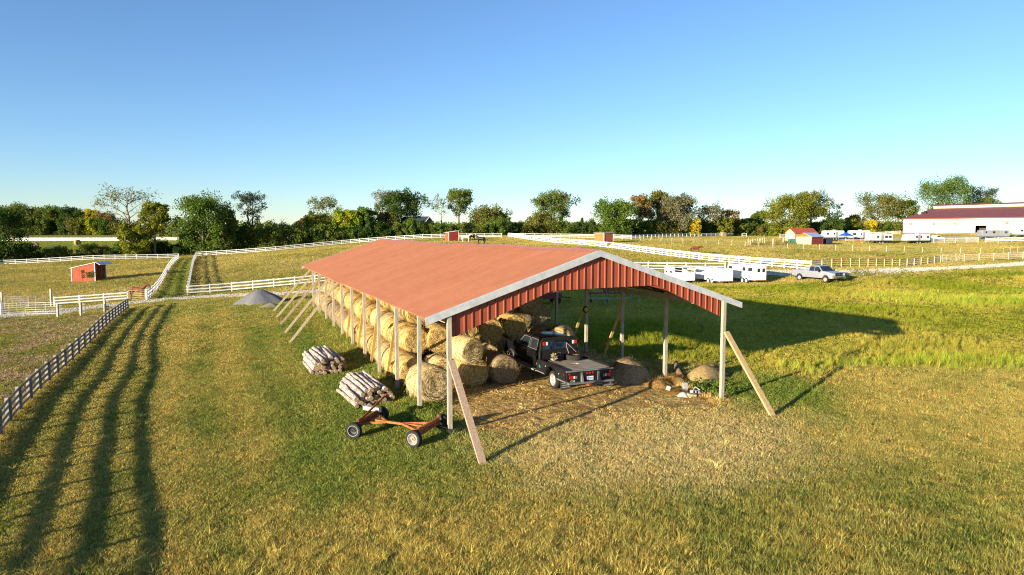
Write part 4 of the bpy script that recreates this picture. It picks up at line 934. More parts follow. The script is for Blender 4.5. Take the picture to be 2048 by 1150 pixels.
MB().lathe([(-.115, .24), (-.125, .30), (-.11, .39), (-.07, .41), (.07, .41), (.11, .39), (.125, .30), (.115, .24)], 'z', n=30, cap=False).build('tyre', tyre_m, sp_, smooth='auto')
MB().lathe([(-.10, .25), (.09, .25), (.05, .20), (.03, .02)], 'z', n=24).build('rim', rust, sp_, smooth='auto')
MB().tube([(-.1,.35,.12),(-.2,.42,.45),(-.14,.5,.62)], .018, 6).tube([(-.14,.5,.62),(.28,.30,.16)], .014, 6).build('ratchet_strap', M('strap_mauve', (.35,.22,.26), .8), sp_)
ch = thing('chain_bundle', 'heap of pale chain and fittings on the front of the truck bed', 'chain', on_truck(-.62, .88, DK), BTH)
mb = MB(); r2 = random.Random(5)
for i in range(46):
    a = r2.uniform(0, 6.28); q = r2.uniform(0, .15); c_ = Vector((q*math.cos(a), q*math.sin(a), r2.uniform(.03, .36)))
    e = Euler((r2.uniform(0, 3), r2.uniform(0, 3), r2.uniform(0, 3))).to_matrix()
    mb.tube([c_+e@Vector((.05*math.cos(t), .035*math.sin(t), 0)) for t in np.linspace(0, 6.283, 9)], .012, 4, cap=False)
mb.build('links', M('worn_brass_steel', (.55,.46,.28), .45, (.25,.2,.12), scale=20, metal=.6), ch)
MB().box((0, 0, .015), (.42, .36, .03)).build('tray', greym, ch)
bx = thing('tool_case', 'small black case standing on the truck bed behind the rack', 'case', on_truck(-.22, 1.12, DK), BTH)
MB().box((0, 0, .15), (.26, .34, .30)).build('body', blackm, bx, bevel=.02); MB().tube([(-.06,0,.30),(-.06,0,.36),(.06,0,.36),(.06,0,.30)], .012, 6).build('handle', greym, bx)

# ---- silver pickup
pr_, pf_ = g(1600,560), g(1652,566.5); dv_ = pf_-pr_; PY = math.atan2(dv_[1], dv_[0])-math.pi/2
sidev = np.array([math.sin(PY+math.pi/2), -math.cos(PY+math.pi/2)])  # points to the near (right hand) side
_pl = np.array([-math.sin(PY), math.cos(PY)]); _prt = np.array([math.cos(PY), math.sin(PY)])
wbp = 4.0; pc_ = (pr_+pf_)/2-_pl*wbp/2-_prt*.86
SP = thing('pickup_truck', 'silver crew cab pickup truck parked on the grass beside the horse trailers', 'truck', (pc_[0], pc_[1], z1(*((pr_+pf_)/2))), PY)
lower_body(SP, silverp, 1.15, 3.45, 5.0, wbp, .52, 1.28, 1.36, 1.24, 1.0, .50, .42)
greenhouse(SP, silverp, (1.18, 1.32, 2.75, 3.55), 1.28, 1.95, .97, .78, [[(1.48,1.33),(2.20,1.33),(2.20,1.83),(1.56,1.83)], [(2.30,1.33),(3.36,1.33),(2.78,1.83),(2.30,1.83)]], gl)
doors(SP, silverp, [(1.28, 2.22), (2.28, 3.40)], .60, 1.28, 1.0, silverp)
bd = [(-1.25, .60), (-1.25, 1.30), (1.12, 1.30), (1.12, .52), (.52, .52)]+arch(0, .42, .50, 12, 168, 9)+[(-.52, .56)]
for s_ in (-1, 1):
    MB().prism(bd, s_*.97-.035, s_*.97+.035, 'x').build('bed_side', silverp, SP, bevel=.012)
    mirror(SP, s_, 3.2, 1.32, 1.0, blackm)
    wheel(SP, (s_*.90, wbp, .40), .80, .27, M('bronze_alloy', (.45,.36,.24), .4, spec=.5), out=s_, rimd=.60)
    wheel(SP, (s_*.90, 0, .40), .80, .27, M('blue_grey_alloy', (.30,.36,.46), .4, spec=.5), out=s_, rimd=.60)
    MB().box((s_*.80, 4.99, 1.04), (.32, .08, .20)).build('headlight', clearlens, SP, bevel=.02)
    MB().box((s_*.93, -1.27, 1.02), (.16, .04, .34)).build('tail_light', redlens, SP, bevel=.01)
MB().box((0, -.07, .80), (1.86, 2.34, .06)).build('bed_floor', greym, SP)
MB().box((0, -1.24, .96), (1.86, .06, .66)).build('tailgate', silverp, SP, bevel=.012)
MB().box((0, 5.02, 1.02), (1.22, .06, .40)).build('grille', chrome, SP, bevel=.02)
for i, j in ((-1, 1), (1, 1), (-1, -1), (1, -1)): MB().box((i*.29, 5.055, 1.02+j*.09), (.48, .02, .14)).build('grille_opening', blackm, SP)
MB().box((0, 5.12, .66), (1.98, .22, .26)).build('front_bumper', chrome, SP, bevel=.04)
MB().box((0, 5.235, .62), (1.0, .02, .12)).build('air_intake', blackm, SP)
MB().box((0, -1.36, .58), (1.9, .18, .20)).build('rear_bumper', chrome, SP, bevel=.03)
MB().box((0, 1.7, .50), (.8, 6.0, .16)).build('chassis', blackm, SP)

# ---- trailers (origin at the rear, on the ground, y points to the hitch)
galv = M('galvanised', (.50,.51,.52), .45, (.40,.41,.42), scale=5, spec=.4)
def trailer_base(name, label, p, yaw, W, L_, H_, z0, body=True, group='white trailers parked by the drive'):
    t = thing(name, label, 'trailer', (p[0], p[1], z1(*p)), yaw, group)
    for s_ in (-1, 1):
        for dy in (-.42, .42):
            wheel(t, (s_*(W/2+.02), L_*.36+dy, .34), .68, .20, whitep, out=s_, rimd=.60)
        mb = MB(); A = arch(L_*.36, .36, .88, 5, 175, 9); A = [(y, .36+(z-.36)*.52) for y, z in A]
        for i in range(8): mb.add([(s_*(W/2-.02), *A[i]), (s_*(W/2-.02), *A[i+1]), (s_*(W/2+.16), *A[i+1]), (s_*(W/2+.16), *A[i])], [(0,1,2,3)])
        mb.build('mudguard', galv, t)
    MB().beam((-W*.35, L_, .48), (0, L_+1.25, .50), .09, .10).beam((W*.35, L_, .48), (0, L_+1.25, .50), .09, .10).tube([(0, L_+1.15, .0), (0, L_+1.15, .8)], .035, 8).build('drawbar', galv, t)
    MB().box((0, L_/2, .47), (W-.1, L_-.1, .10)).build('frame', greym, t)
    return t
def win(t, s_, y0, y1, z0, z1_, W, mat=gl): 
    o = plate('window', mat, t, [(s_*(W/2+.002), y0, z0), (s_*(W/2+.002), y1, z0), (s_*(W/2+.002), y1, z1_), (s_*(W/2+.002), y0, z1_)], .02, bevel=.004, out=(s_, 0, 0))
    return o
TY = .27
tw_ = M('trailer_white', (.80,.79,.76), .4, (.74,.73,.70), scale=1.2, spec=.4)
# right: enclosed horse trailer with rear doors
W, L_, H_ = 1.55, 6.0, 2.28; p3 = (g(1510,568.5)+g(1533,568.5))/2
T3 = trailer_base('horse_trailer', 'tall white horse trailer with dark windows and two rear doors, nearest the pickup', p3, TY, W, L_, H_, .5)
MB().prism([(-W/2, .50), (-W/2, H_-.18), (-W/2+.16, H_), (W/2-.16, H_), (W/2, H_-.18), (W/2, .50)], 0.03, L_, 'y').build('body', tw_, T3, bevel=.02, smooth='auto')
for y0, y1 in ((.7, 1.5), (2.1, 2.7), (4.9, 5.7)): win(T3, -1, y0, y1, 1.52, 1.98, W); win(T3, 1, y0, y1, 1.52, 1.98, W)
for s_ in (-1, 1):
    o = plate('rear_door', tw_, T3, [(s_*.02, .03, .56), (s_*(W/2-.05), .03, .56), (s_*(W/2-.05), .03, 2.10), (s_*.02, .03, 2.10)], .03, bevel=.006, out=(0, -1, 0))
    plate('window', gl, o, [(s_*.16, -.002, 1.48), (s_*.52, -.002, 1.48), (s_*.52, -.002, 1.92), (s_*.16, -.002, 1.92)], .012, bevel=.004, out=(0, -1, 0))
    MB().box((s_*.06, -.02, 1.22), (.03, .04, .20)).build('handle', galv, o)
    MB().box((s_*(W/2-.03), -.015, 1.08), (.05, .03, .16)).build('rear_light', redlens, T3)
MB().prism([(1.9, 1.30), (2.6, 1.34), (2.3, 1.24)], -W/2-.012, -W/2-.003, 'x').build('decal', M('decal_blue', (.16,.26,.42), .5), T3)
MB().box((0, -.03, .48), (W, .10, .08)).build('rear_bumper', rust, T3)
# middle: cargo trailer with a ramp door
W, L_, H_ = 1.9, 5.6, 2.0; p2 = (g(1438,569.5)+g(1467,569.5))/2
T2 = trailer_base('cargo_trailer', 'white enclosed cargo trailer with one wide ramp door and twin axles', p2, TY, W, L_, H_, .5)
MB().prism([(-W/2, .42), (-W/2, H_-.05), (-W/2+.05, H_), (W/2-.05, H_), (W/2, H_-.05), (W/2, .42)], .03, L_, 'y').build('body', tw_, T2, bevel=.015)
MB().prism([(-W/2, L_), (W/2, L_), (W*.2, L_+.55), (-W*.2, L_+.55)], .42, H_-.02, 'z').build('nose', tw_, T2, bevel=.01)
rd = plate('ramp_door', tw_, T2, [(-W/2+.06, .03, .46), (W/2-.06, .03, .46), (W/2-.06, .03, 1.86), (-W/2+.06, .03, 1.86)], .035, bevel=.006, out=(0, -1, 0))
for s_ in (-1, 1): MB().box((s_*(W/2-.12), -.02, 1.14), (.22, .03, .04)).build('latch', galv, rd); MB().box((s_*(W/2-.02), -.012, 1.2), (.05, .03, .14)).build('rear_light', redlens, T2)
for i in range(4): MB().box((-.66+.44*i, .0, 1.92), (.10, .05, .05)).build('hinge', rust, T2)
plate('vent_door', M('bright_white', (.82,.82,.8), .4), T2, [(-W/2, 1.6, .98), (-W/2, 2.15, .98), (-W/2, 2.15, 1.32), (-W/2, 1.6, 1.32)], .02, out=(-1, 0, 0))
MB().box((0, L_*.45, H_+.05), (.4, .4, .10)).build('roof_vent', whitep, T2, bevel=.02)
# left: open stock trailer
W, L_, H_ = 1.75, 4.6, 2.05; p1 = (g(1364,568.5)+g(1391,568.5))/2
T1 = trailer_base('stock_trailer', 'white stock trailer with open upper rear half, farthest from the pickup', p1, TY, W, L_, H_, .5)
for s_ in (-1, 1):
    MB().prism([(.03, .45), (L_, .45), (L_, H_), (2.0, H_), (2.0, 1.45), (.03, 1.45)], s_*W/2-.03, s_*W/2+.03, 'x').build('side_wall', tw_, T1)
    MB().beam((s_*(W/2-.03), .06, 1.45), (s_*(W/2-.03), .06, H_-.02), .06, .06).build('corner_post', tw_, T1)
    MB().beam((s_*(W/2-.03), .06, 1.72), (s_*(W/2-.03), 2.0, 1.72), .04, .05).build('rail', tw_, T1)
    for y0, y1 in ((2.6, 3.2), (3.9, 4.3)): win(T1, s_, y0, y1, 1.28, 1.50, W+.06)
    for k in range(4): MB().prism([(2.2+.5*k, .70), (2.26+.5*k, .98), (2.36+.5*k, .66)], s_*(W/2+.031) if s_ > 0 else -W/2-.04, s_*(W/2+.04) if s_ > 0 else -W/2-.031, 'x').build('decal', M('decal_blue', (.16,.26,.42), .5), T1)
MB().box((0, L_/2+.02, H_), (W+.08, L_, .05)).build('roof', whitep, T1, bevel=.01)
MB().box((0, L_-.03, 1.25), (W-.06, .05, 1.55)).build('front_wall', tw_, T1)
plate('tail_gate', tw_, T1, [(-W/2+.04, .03, .46), (W/2-.04, .03, .46), (W/2-.04, .03, 1.42), (-W/2+.04, .03, 1.42)], .04, bevel=.006, out=(0, -1, 0))
MB().box((0, L_*.5, .53), (W-.08, L_-.1, .03)).build('floor', greym, T1)
# ------------------------------------------------------------------ fences and gates
fence_white = M('fence_white', (.80,.79,.75), .7, (.68,.66,.60), scale=3, spec=.2)
fence_board = M('weathered_board', (.29,.27,.25), .85, (.20,.19,.175), scale=3, bump=.3, spec=.1)
fence_post = M('pale_post', (.56,.50,.40), .9, (.40,.35,.27), scale=4, bump=.3, spec=.1)
pale_board = M('pale_board', (.60,.54,.42), .85, (.46,.40,.30), scale=3, spec=.1)
tubem = M('gate_tube', (.62,.61,.56), .5, (.5,.48,.42), scale=4, spec=.4)
tubeb = M('sunlit_gate_tube', (.62,.46,.24), .5, (.5,.35,.16), scale=4, spec=.4)  # tube tinted bronze, low sun put into the colour
def resample(P, sp):
    P = [np.array(p, float) for p in P]; d = [0]
    for a, b in zip(P, P[1:]): d.append(d[-1]+np.linalg.norm(b-a))
    n = max(1, round(d[-1]/sp)); t = np.linspace(0, d[-1], n+1); A = np.array(P)
    return np.stack([np.interp(t, d, A[:, 0]), np.interp(t, d, A[:, 1])], -1)
def fence(name, label, P, sp=2.44, h=1.3, rails=(.32,.72,1.15), pm=fence_white, rm=fence_white, pw=.13, rh=.14, rt=.04, side=1, pieces=True, batten=False, skip=(), group=None, round_=False, straight=True, wob=0.0, drop=None):
    Q = resample(P, sp) if straight else np.array(P); x0, y0 = Q[0]; b = (x0, y0, z1(x0, y0)); t = thing(name, label, 'fence', b, 0, group)
    Z = zt(Q[:, 0], Q[:, 1]); r = random.Random(len(label)); hh = [h+r.uniform(-wob, wob) for _ in Q]
    L_ = lambda i, z: Vector((Q[i, 0]-b[0], Q[i, 1]-b[1], Z[i]-b[2]+z))
    d = np.gradient(Q, axis=0); d /= np.linalg.norm(d, axis=1)[:, None]; nr = np.stack([d[:, 1], -d[:, 0]], -1)*side
    for i in range(len(Q)):
        if i in skip: continue
        ln = Vector((r.uniform(-wob, wob)*.4, r.uniform(-wob, wob)*.4, 0))
        ubox('post', pm, t, L_(i, -.2), L_(i, hh[i])+ln, pw, pw, up=(d[i, 0], d[i, 1], 0))
        if batten: o = Vector((nr[i, 0], nr[i, 1], 0))*(pw/2+rt+.018); ubox('batten', rm, t, L_(i, .12)+o, L_(i, hh[i]-.05)+o, .12, .025, up=(d[i, 0], d[i, 1], 0))
    for k, z in enumerate(rails):
        zz = [z+r.uniform(-wob, wob) for _ in Q]; off = [Vector((nr[i, 0], nr[i, 1], 0))*(pw/2+rt/2+.002) for i in range(len(Q))]
        if pieces:
            for i in range(len(Q)-1):
                if drop and (i, k) in drop:
                    a = L_(i, .08)+off[i]; c = L_(i+1, z)+off[i+1]; ubox('fallen_rail', rm, t, a, c, rt, rh); continue
                ubox('rail', rm, t, L_(i, zz[i])+off[i], L_(i+1, zz[i+1])+off[i+1], rt, rh)
        else:
            mb = MB()
            for i in range(len(Q)-1): mb.beam(L_(i, zz[i])+off[i], L_(i+1, zz[i+1])+off[i+1], rt, rh)
            mb.build('rail', rm, t)
    return t
def fence_near(i): return i
fence('board_fence', 'grey weathered four board fence running down the left side of the lawn', FENCE1, 2.1, 1.14, (.24,.52,.80,1.06), fence_post, fence_board, .13, .13, .03, side=1, batten=True, wob=.018)
fence('white_fence', 'white three rail fence in front of the paddock left of the small gate', [g(109,614), g(256,603)], 2.9, 1.25, (.42,.75,1.10), side=1)
fence('white_fence', 'white three rail fence along the left side of the grassy lane', [g(294,601), g(322,570), g(358,518)], 2.44, 1.3, side=1, wob=.02)
fence('white_fence', 'white three rail fence along the right side of the grassy lane', [g(375,590), g(381,560), g(393,513)], 2.44, 1.3, side=-1, pieces=False)
f6 = [g(375,590), g(460,583.6), g(587,572), np.array([-24, 95.5]), np.array([-10, 99.]), np.array([8, 103.]), g(1270,540.5), g(1330,541.5), g(1450,543)]
fence('white_fence', 'white three rail fence along the drive passing behind the barn', f6, 2.7, 1.3, side=1, pieces=True)
fence('white_fence', 'long white fence slanting across the pasture down to the pickup, one rail fallen', [g(1018,474.5), g(1127,488), g(1313,510), g(1440,525), g(1621,541.5)], 2.6, 1.35, (.28,.62,.98,1.22), side=1, rh=.15, drop={(24,1),(24,2)})
fence('white_fence', 'white rail fence behind the red run-in shed at far left', [gd(-120,158), g(0,530), g(195,520), g(357,516.5)], 2.44, 1.3, pieces=False)
fence('white_fence', 'white rail fence climbing from the lane up to the brow', [g(393,513), g(541,503), g(696,488), g(855,477.3), g(1003,475.3)], 2.6, 1.3, pieces=False)
fence('white_fence', 'white rail fence along the brow behind the small orange shed', [g(1016,475.2), g(1150,476.2), g(1263,478.5), g(1330,475.5), g(1403,473.8), g(1466,472.8)], 2.6, 1.25, pieces=False)
fence('white_fence', 'distant white fence across the green hay meadow', [gd(-60,256), gd(22,252), gd(120,250), gd(250,252), gd(385,258)], 3.0, 1.4, (.35,.62,.90,1.2), rh=.22, pieces=False)
fence('pale_fence', 'pale four board fence right of the pickup along the drive', [g(1623,539.5), g(1881,525.5)], 2.7, 1.3, (.28,.58,.88,1.18), pale_board, M('tan_board', (.50,.41,.28), .85, scale=3), .10, .12, .035, side=-1)
fence('pale_fence', 'pale board fence beyond the tube gate at the right edge', [g(1928,523.5), g(2048,519), gd(2120,125)], 2.9, 1.4, (.30,.62,.94,1.26), pale_board, M('tan_board', (.50,.41,.28), .85, scale=3), .10, .12, .035, side=-1)
wirem = M('fence_wire', (.30,.28,.24), .6)
fence('wire_fence', 'thin posted wire fence crossing the right hand pasture', [g(1243,479.5), g(1395,488), g(1581,497.5), g(1729,502), g(1960,509)], 3.4, 1.25, (.35,.7,1.05), pale_board, wirem, .085, .012, .012, pieces=False, wob=.04)
fence('wire_fence', 'short wire fence round the weedy pen by the small sheds', [g(1500,491), g(1530,486.5), g(1566,487)], 3.2, 1.5, (.5,1.0), pale_board, wirem, .14, .02, .02, pieces=False, wob=.05)
fence('pipe_fence', 'white pipe panel fence in front of the arena', [g(1846,486), g(1890,486), g(1956,485)], 2.9, 1.5, (.25,.55,.85,1.15,1.42), fence_white, fence_white, .09, .05, .05, pieces=False)
fence('white_fence', 'white rail fence at the right below the grey camper', [g(1970,485), g(2048,483.5), gd(2110,196)], 3.0, 1.4, (.4,.8,1.2), pieces=False)
fence('white_fence', 'far white rail fence behind the campers left of the arena', [gd(1560,232), gd(1700,238), gd(1800,243)], 3.0, 1.35, (.4,.8,1.2), pieces=False)
fence('white_fence', 'very short stub of white fence beside the utility pole', [g(1484,474), g(1493,474)], 1.5, 1.3, (.6,1.15), pieces=False)
fence('pale_fence', 'low pale fence between the campers and the track', [g(1690,484), g(1737,484.5)], 2.6, 1.1, (.4,.85), pale_board, pale_board, .09, .1, .03, pieces=False)
def gate(label, a, b, h, n=5, mat=tubem, z0=.2, ups=2, r_=.025, brace=True):
    a = np.array(a); b = np.array(b); za = z1(*a); zb = z1(*b); t = thing('tube_gate', label, 'gate', (a[0], a[1], za)); d = b-a; P_ = lambda s_, z: Vector((d[0]*s_, d[1]*s_, z+(zb-za)*s_))
    MB().tube([P_(0, z0), P_(0, h), P_(1, h), P_(1, z0), P_(0, z0)], r_, 6).build('frame', mat, t)
    for i in range(1, n): z = z0+(h-z0)*i/n; MB().tube([P_(0, z), P_(1, z)], r_*.8, 6).build('bar', mat, t)
    for i in range(ups): s_ = (i+1)/(ups+1); MB().tube([P_(s_, z0), P_(s_, h)], r_*.8, 6).build('upright', mat, t)
    if brace: MB().tube([P_(0, z0), P_(.5, h)], r_*.7, 6).build('brace', mat, t)
    return t
gate('wide galvanised tube gate at the left edge beside the drive', g(3,634), g(51,631), 1.35, brace=False)
gate('galvanised tube gate hung on the weathered post beside the drive', g(52,632), g(113,630.5), 1.35, brace=False)
gate('rear tube gate of the pen farther back at the left edge', g(10,619), g(57,616.5), 1.45, brace=False)
gate('faint rear gate next to the tall wooden post', g(58,616.5), g(102,613), 1.45, brace=False)
gate('small sunlit tube gate with the brown horse behind it', g(258,602.5), g(291,601), 1.30, mat=tubeb, ups=0)
gate('white tube gate in the board fence right of the pickup', g(1884,525.5), g(1910,524.5), 1.5)
gate('narrow leaning gate panel beside the white tube gate', g(1913,524.5), g(1925,523.8), 1.5, n=3, ups=1)
gate('tall white pipe frame of the pen at the right edge', g(2005,520), g(2048,518.5), 2.2, n=2, ups=2, brace=False)
def lone_post(label, p, h, w=.17, mat=fence_post, stubs=0):
    t = thing('wooden_post' if mat is fence_post else 'white_post', label, 'post', (p[0], p[1], z1(*p)))
    MB().box((0, 0, h/2-.1), (w, w, h+.2)).build('shaft', mat, t, bevel=.012)
    for k in range(stubs): MB().box((.24, .02, .34+.27*k), (.42, .05, .14)).build('board_end', fence_board, t)
    return t
lone_post('tall wooden post at the left edge behind the gates', g(5,618), 2.0)
lone_post('tall wooden post standing between the rear gates and white fence', g(103,613), 2.1)
lone_post('white gate post at the very left edge', g(2,629), 1.55, .2, fence_white)
lone_post('white post holding the right end of the small sunlit gate', g(294,600.5), 1.4, .2, fence_white)
lone_post('weathered post with four board ends, beside the galvanised gate', g(116,634.5), 1.35, stubs=4)
lone_post('weathered post with four board ends, middle of three by the drive', g(162,631.5), 1.35, stubs=4)
lone_post('weathered post with four board ends, nearest the boarded fence', g(210,625), 1.35, stubs=4)
for px, py, l in ((1496,490,'leftmost weathered pen post by the weeds'), (1519,489.5,'second weathered pen post by the weeds'), (1545,492,'third weathered pen post, one with a leaning rail'), (1567,489,'weathered pen post just left of the green tank')):
    lone_post(l, g(px, py), 1.7, .16)
# utility pole
up_ = g(1483, 470); t = thing('utility_pole', 'slender wooden utility pole standing at the tree line', 'pole', (up_[0], up_[1], z1(*up_)))
MB().tube([(0,0,-.3), (0,0,5), (0,0,10.2)], [.16,.14,.10], 8).build('shaft', fence_post, t, smooth='auto'); MB().box((0, 0, 9.9), (.5, .12, .12)).build('crossarm', fence_post, t)
# ------------------------------------------------------------------ trees and bushes
LEAF = {
 'green': leafmat('leaf_green', (0.094,0.160,0.026), (0.160,0.226,0.038)), 'dark': leafmat('leaf_dark', (0.056,0.098,0.022), (0.094,0.142,0.030)),
 'olive': leafmat('leaf_olive', (0.151,0.160,0.034), (0.226,0.217,0.049)), 'yellowgreen': leafmat('leaf_yellowgreen', (.165,.190,.026), (.265,.265,.032)),
 'yellow': leafmat('leaf_yellow', (0.490,0.415,0.038), (0.641,0.490,0.042)), 'bright': leafmat('leaf_bright', (0.170,0.282,0.026), (0.452,0.434,0.034), scale=.22),
 'rust': leafmat('leaf_rust', (0.226,0.160,0.053), (0.320,0.198,0.056)), 'grey': leafmat('leaf_grey', (0.179,0.179,0.094), (0.246,0.226,0.113)),
 'blue': leafmat('leaf_blue', (0.075,0.104,0.066), (0.122,0.142,0.075)), 'cedar': leafmat('leaf_cedar', (0.056,0.117,0.034), (0.094,0.160,0.042)),
 'mid': leafmat('leaf_mid', (0.117,0.170,0.030), (0.189,0.217,0.042)),
}
BARK = {'dark': M('bark_dark', (.10,.085,.07), .95, (.06,.05,.04), scale=3, bump=.4, spec=0), 'pale': M('bark_pale', (.46,.41,.33), .9, (.30,.26,.20), scale=3, bump=.3, spec=0), 'mid': M('bark_mid', (.20,.165,.13), .95, (.12,.10,.08), scale=3, bump=.4, spec=0)}
def leafquads(C, rad, K, size, r, up=.35, flat=1.0):
    """K leaf sprays round each centre C (n,3) within radius rad (n,)"""
    n = len(C); d = r.normal(size=(n, K, 3)); d /= np.linalg.norm(d, axis=-1, keepdims=True); q = r.uniform(0, 1, (n, K, 1))**.45
    P = C[:, None]+d*q*rad[:, None, None]*np.array([1, 1, flat]); P = P.reshape(-1, 3); m = len(P)
    nr = r.normal(size=(m, 3))+np.array([0, 0, up]); nr /= np.linalg.norm(nr, axis=1)[:, None]
    a = np.cross(nr, r.normal(size=(m, 3))); a /= np.linalg.norm(a, axis=1)[:, None]; b = np.cross(nr, a)
    s = size*r.uniform(.6, 1.35, (m, 1)); a = a*s*.5; b = b*s*r.uniform(.55, .9, (m, 1))*.5
    V = np.stack([P-a*.2-b, P+a-b*.2, P+a*.3+b, P-a+b*.3], 1).reshape(-1, 3); F = np.arange(m*4).reshape(m, 4); return V, F
def tree_parts(h, w, leaf, bark='mid', seed=0, cb=.22, limbs=9, twigs=4, K=26, ls=.55, bare=0.0, rc=.12, fork=1, shape='round', r0=None, low=0.0, hang=0.0, fill=36):
    r = np.random.default_rng(seed); mb = MB(); C = []; RC = []; r0 = r0 or h*.020
    tops = []
    for f in range(fork):
        ang = r.uniform(0, 6.28); sp = (0 if fork == 1 else w*.10)
        lean = np.array([math.cos(ang+3.14*f), math.sin(ang+3.14*f)])*sp+r.normal(0, h*.015, 2); th = h*(.80 if shape != 'cone' else .97)*r.uniform(.93, 1.03)
        pts = [np.array([lean[0]*t*1.5+r.normal(0, .01*h)*(t > .05), lean[1]*t*1.5+r.normal(0, .01*h)*(t > .05), th*t]) for t in (0, .12, .3, .5, .7, .88, 1)]
        pts[0] = np.array([0., 0., -.3]); mb.tube(pts, [r0*(1.25-.95*t)/(1 if fork == 1 else 1.25) for t in (0, .12, .3, .5, .7, .88, 1)], 7); tops.append((pts, th))
    if shape == 'cone':
        n = 60
        for i in range(n):
            t = i/n; z = h*(cb+(1-cb)*t); rr = w/2*(1-t)**.85*r.uniform(.55, 1); a = r.uniform(0, 6.28); C.append((rr*math.cos(a), rr*math.sin(a), z)); RC.append(max(.25, w*.16*(1-t*.6)))
    else:
        for i in range(limbs):
            pts, th = tops[i % fork]; t = cb+(.97-cb)*((i+.5)/limbs)**.9; k = t*.95*h/th if th else t; k = min(k, .98)
            base = np.array([np.interp(k, (0, .12, .3, .5, .7, .88, 1), [p[j] for p in pts]) for j in range(3)])
            az = i*2.4+r.uniform(-.5, .5); zz = (t-cb)/(1-cb); prof = math.sin(math.pi*(.18+.70*zz))**.7 if shape == 'round' else (1-.3*zz if shape == 'dome' else .35+.65*zz)
            reach = w/2*prof*r.uniform(.72, 1.08); rise = h*(.05+.16*(1-zz))*r.uniform(.7, 1.3)
            end = np.array([base[0]+math.cos(az)*reach, base[1]+math.sin(az)*reach, min(h*.99, base[2]+rise)])
            mid = (base+end)/2+np.array([0, 0, h*.03])+r.normal(0, w*.03, 3); br = r0*.50*(1-.6*t); mb.tube([base, mid, end], [br, br*.6, br*.22], 5)
            hasleaf = r.uniform() >= bare
            for j in range(twigs):
                s_ = r.uniform(.35, 1); p0 = base+(mid-base)*min(1, s_*2) if s_ < .5 else mid+(end-mid)*(s_*2-1); d = r.normal(0, 1, 3); d[2] = abs(d[2])*.7+.1-hang; d /= np.linalg.norm(d)
                e = p0+d*w*r.uniform(.10, .20); mb.tube([p0, (p0+e)/2+r.normal(0, w*.012, 3), e], [br*.38, br*.26, br*.10], 4, cap=False)
                if not hasleaf:
                    for q in range(2):
                        d2 = d+r.normal(0, .7, 3); d2 /= np.linalg.norm(d2); mb.tube([p0+(e-p0)*r.uniform(.4, 1), e+d2*w*.09], [br*.20, br*.06], 3, cap=False)
                if hasleaf or r.uniform() < .12: C.append(tuple(e)); RC.append(w*rc*r.uniform(.7, 1.25)*(1 if hasleaf else .45))
            if hasleaf: C.append(tuple(end)); RC.append(w*rc*r.uniform(.8, 1.2)); C.append(tuple(mid+(end-mid)*.4)); RC.append(w*rc*r.uniform(.8, 1.2))
        if bare < .5:
            for f in range(fork):
                top = tops[f][0][-1]; mb.tube([top, top+np.array([r.normal(0, w*.03), r.normal(0, w*.03), h*.13])], [r0*.25, r0*.06], 4)
                for j in range(4): C.append((top[0]+r.normal(0, w*.06), top[1]+r.normal(0, w*.06), min(h-.2, top[2]+h*r.uniform(.02, .16)))); RC.append(w*rc)
        if bare < .4 and fill:
            for i in range(fill):
                d = r.normal(0, 1, 3); d /= np.linalg.norm(d); q = r.uniform(.35, 1)**.6; zc = h*(cb+1)/2; ah = h*(1-cb)/2*.92
                wob = 1+.25*math.sin(3*math.atan2(d[1], d[0])+seed)
                C.append((d[0]*q*w*.43*wob, d[1]*q*w*.43*wob, zc+d[2]*q*ah)); RC.append(w*rc*r.uniform(.75, 1.25))
        if low:
            for i in range(int(26*low)):
                a = r.uniform(0, 6.28); q = w*.42*math.sqrt(r.uniform(0, 1)); C.append((q*math.cos(a), q*math.sin(a), h*r.uniform(.03, cb+.12))); RC.append(w*rc*.95)
    V, F = leafquads(np.array(C), np.array(RC), int(K*2.3), ls*.82, r)
    V[:, 2] = np.maximum(V[:, 2], -.15)
    return mb.build('trunk', BARK[bark], smooth='auto', mesh_only=True), npmesh('crown', V, F, LEAF[leaf])
TREEC = {}
def place_tree(name, label, px, d, meshes, group=None, rz=0, sc=(1,1,1), dz=0, cat='tree'):
    p = gd(px, d); t = thing(name, label, cat, (p[0], p[1], z1(*p)+dz), rz, group); t.scale = sc
    if meshes[0]: link('trunk', meshes[0], t)
    link('crown', meshes[1], t); return t
def tree(name, label, px, top, wpx, d, leaf, group=None, **kw):
    p = gd(px, d); zb = z1(*p); zt_ = CAMH+ray(px, top)[2]*(d/ray(px, top)[1]); h = max(2.0, zt_-zb); w = wpx*d/FPX
    return place_tree(name, label, px, d, tree_parts(h, w, leaf, seed=int(px*3+top), **kw), group)
tree('broadleaf_tree', 'large dark tree cut off by the left edge of the picture', -12, 412, 110, 175, 'dark', K=34, limbs=12, low=1)
tree('half_bare_tree', 'tall half bare tree with spreading grey limbs left of the lane', 258, 374, 110, 188, 'olive', bark='mid', bare=.6, cb=.40, limbs=13, twigs=5, K=16, ls=.45, low=.3)
tree('broadleaf_tree', 'yellow green leafy tree beside the half bare tree', 308, 402, 62, 186, 'yellowgreen', K=30, limbs=10, cb=.3)
tree('vine_thicket', 'yellow green vine covered thicket round the half bare tree foot', 268, 446, 62, 184, 'yellowgreen', K=34, cb=.1, low=1, limbs=8)
tree('broadleaf_tree', 'big full green tree right of the grassy lane', 408, 388, 112, 190, 'green', K=44, limbs=15, cb=.15, rc=.13, low=.8)
tree('broadleaf_tree', 'green tree joined to the right of the big lane tree', 452, 418, 50, 194, 'mid', K=34, limbs=9, cb=.12, low=.8)
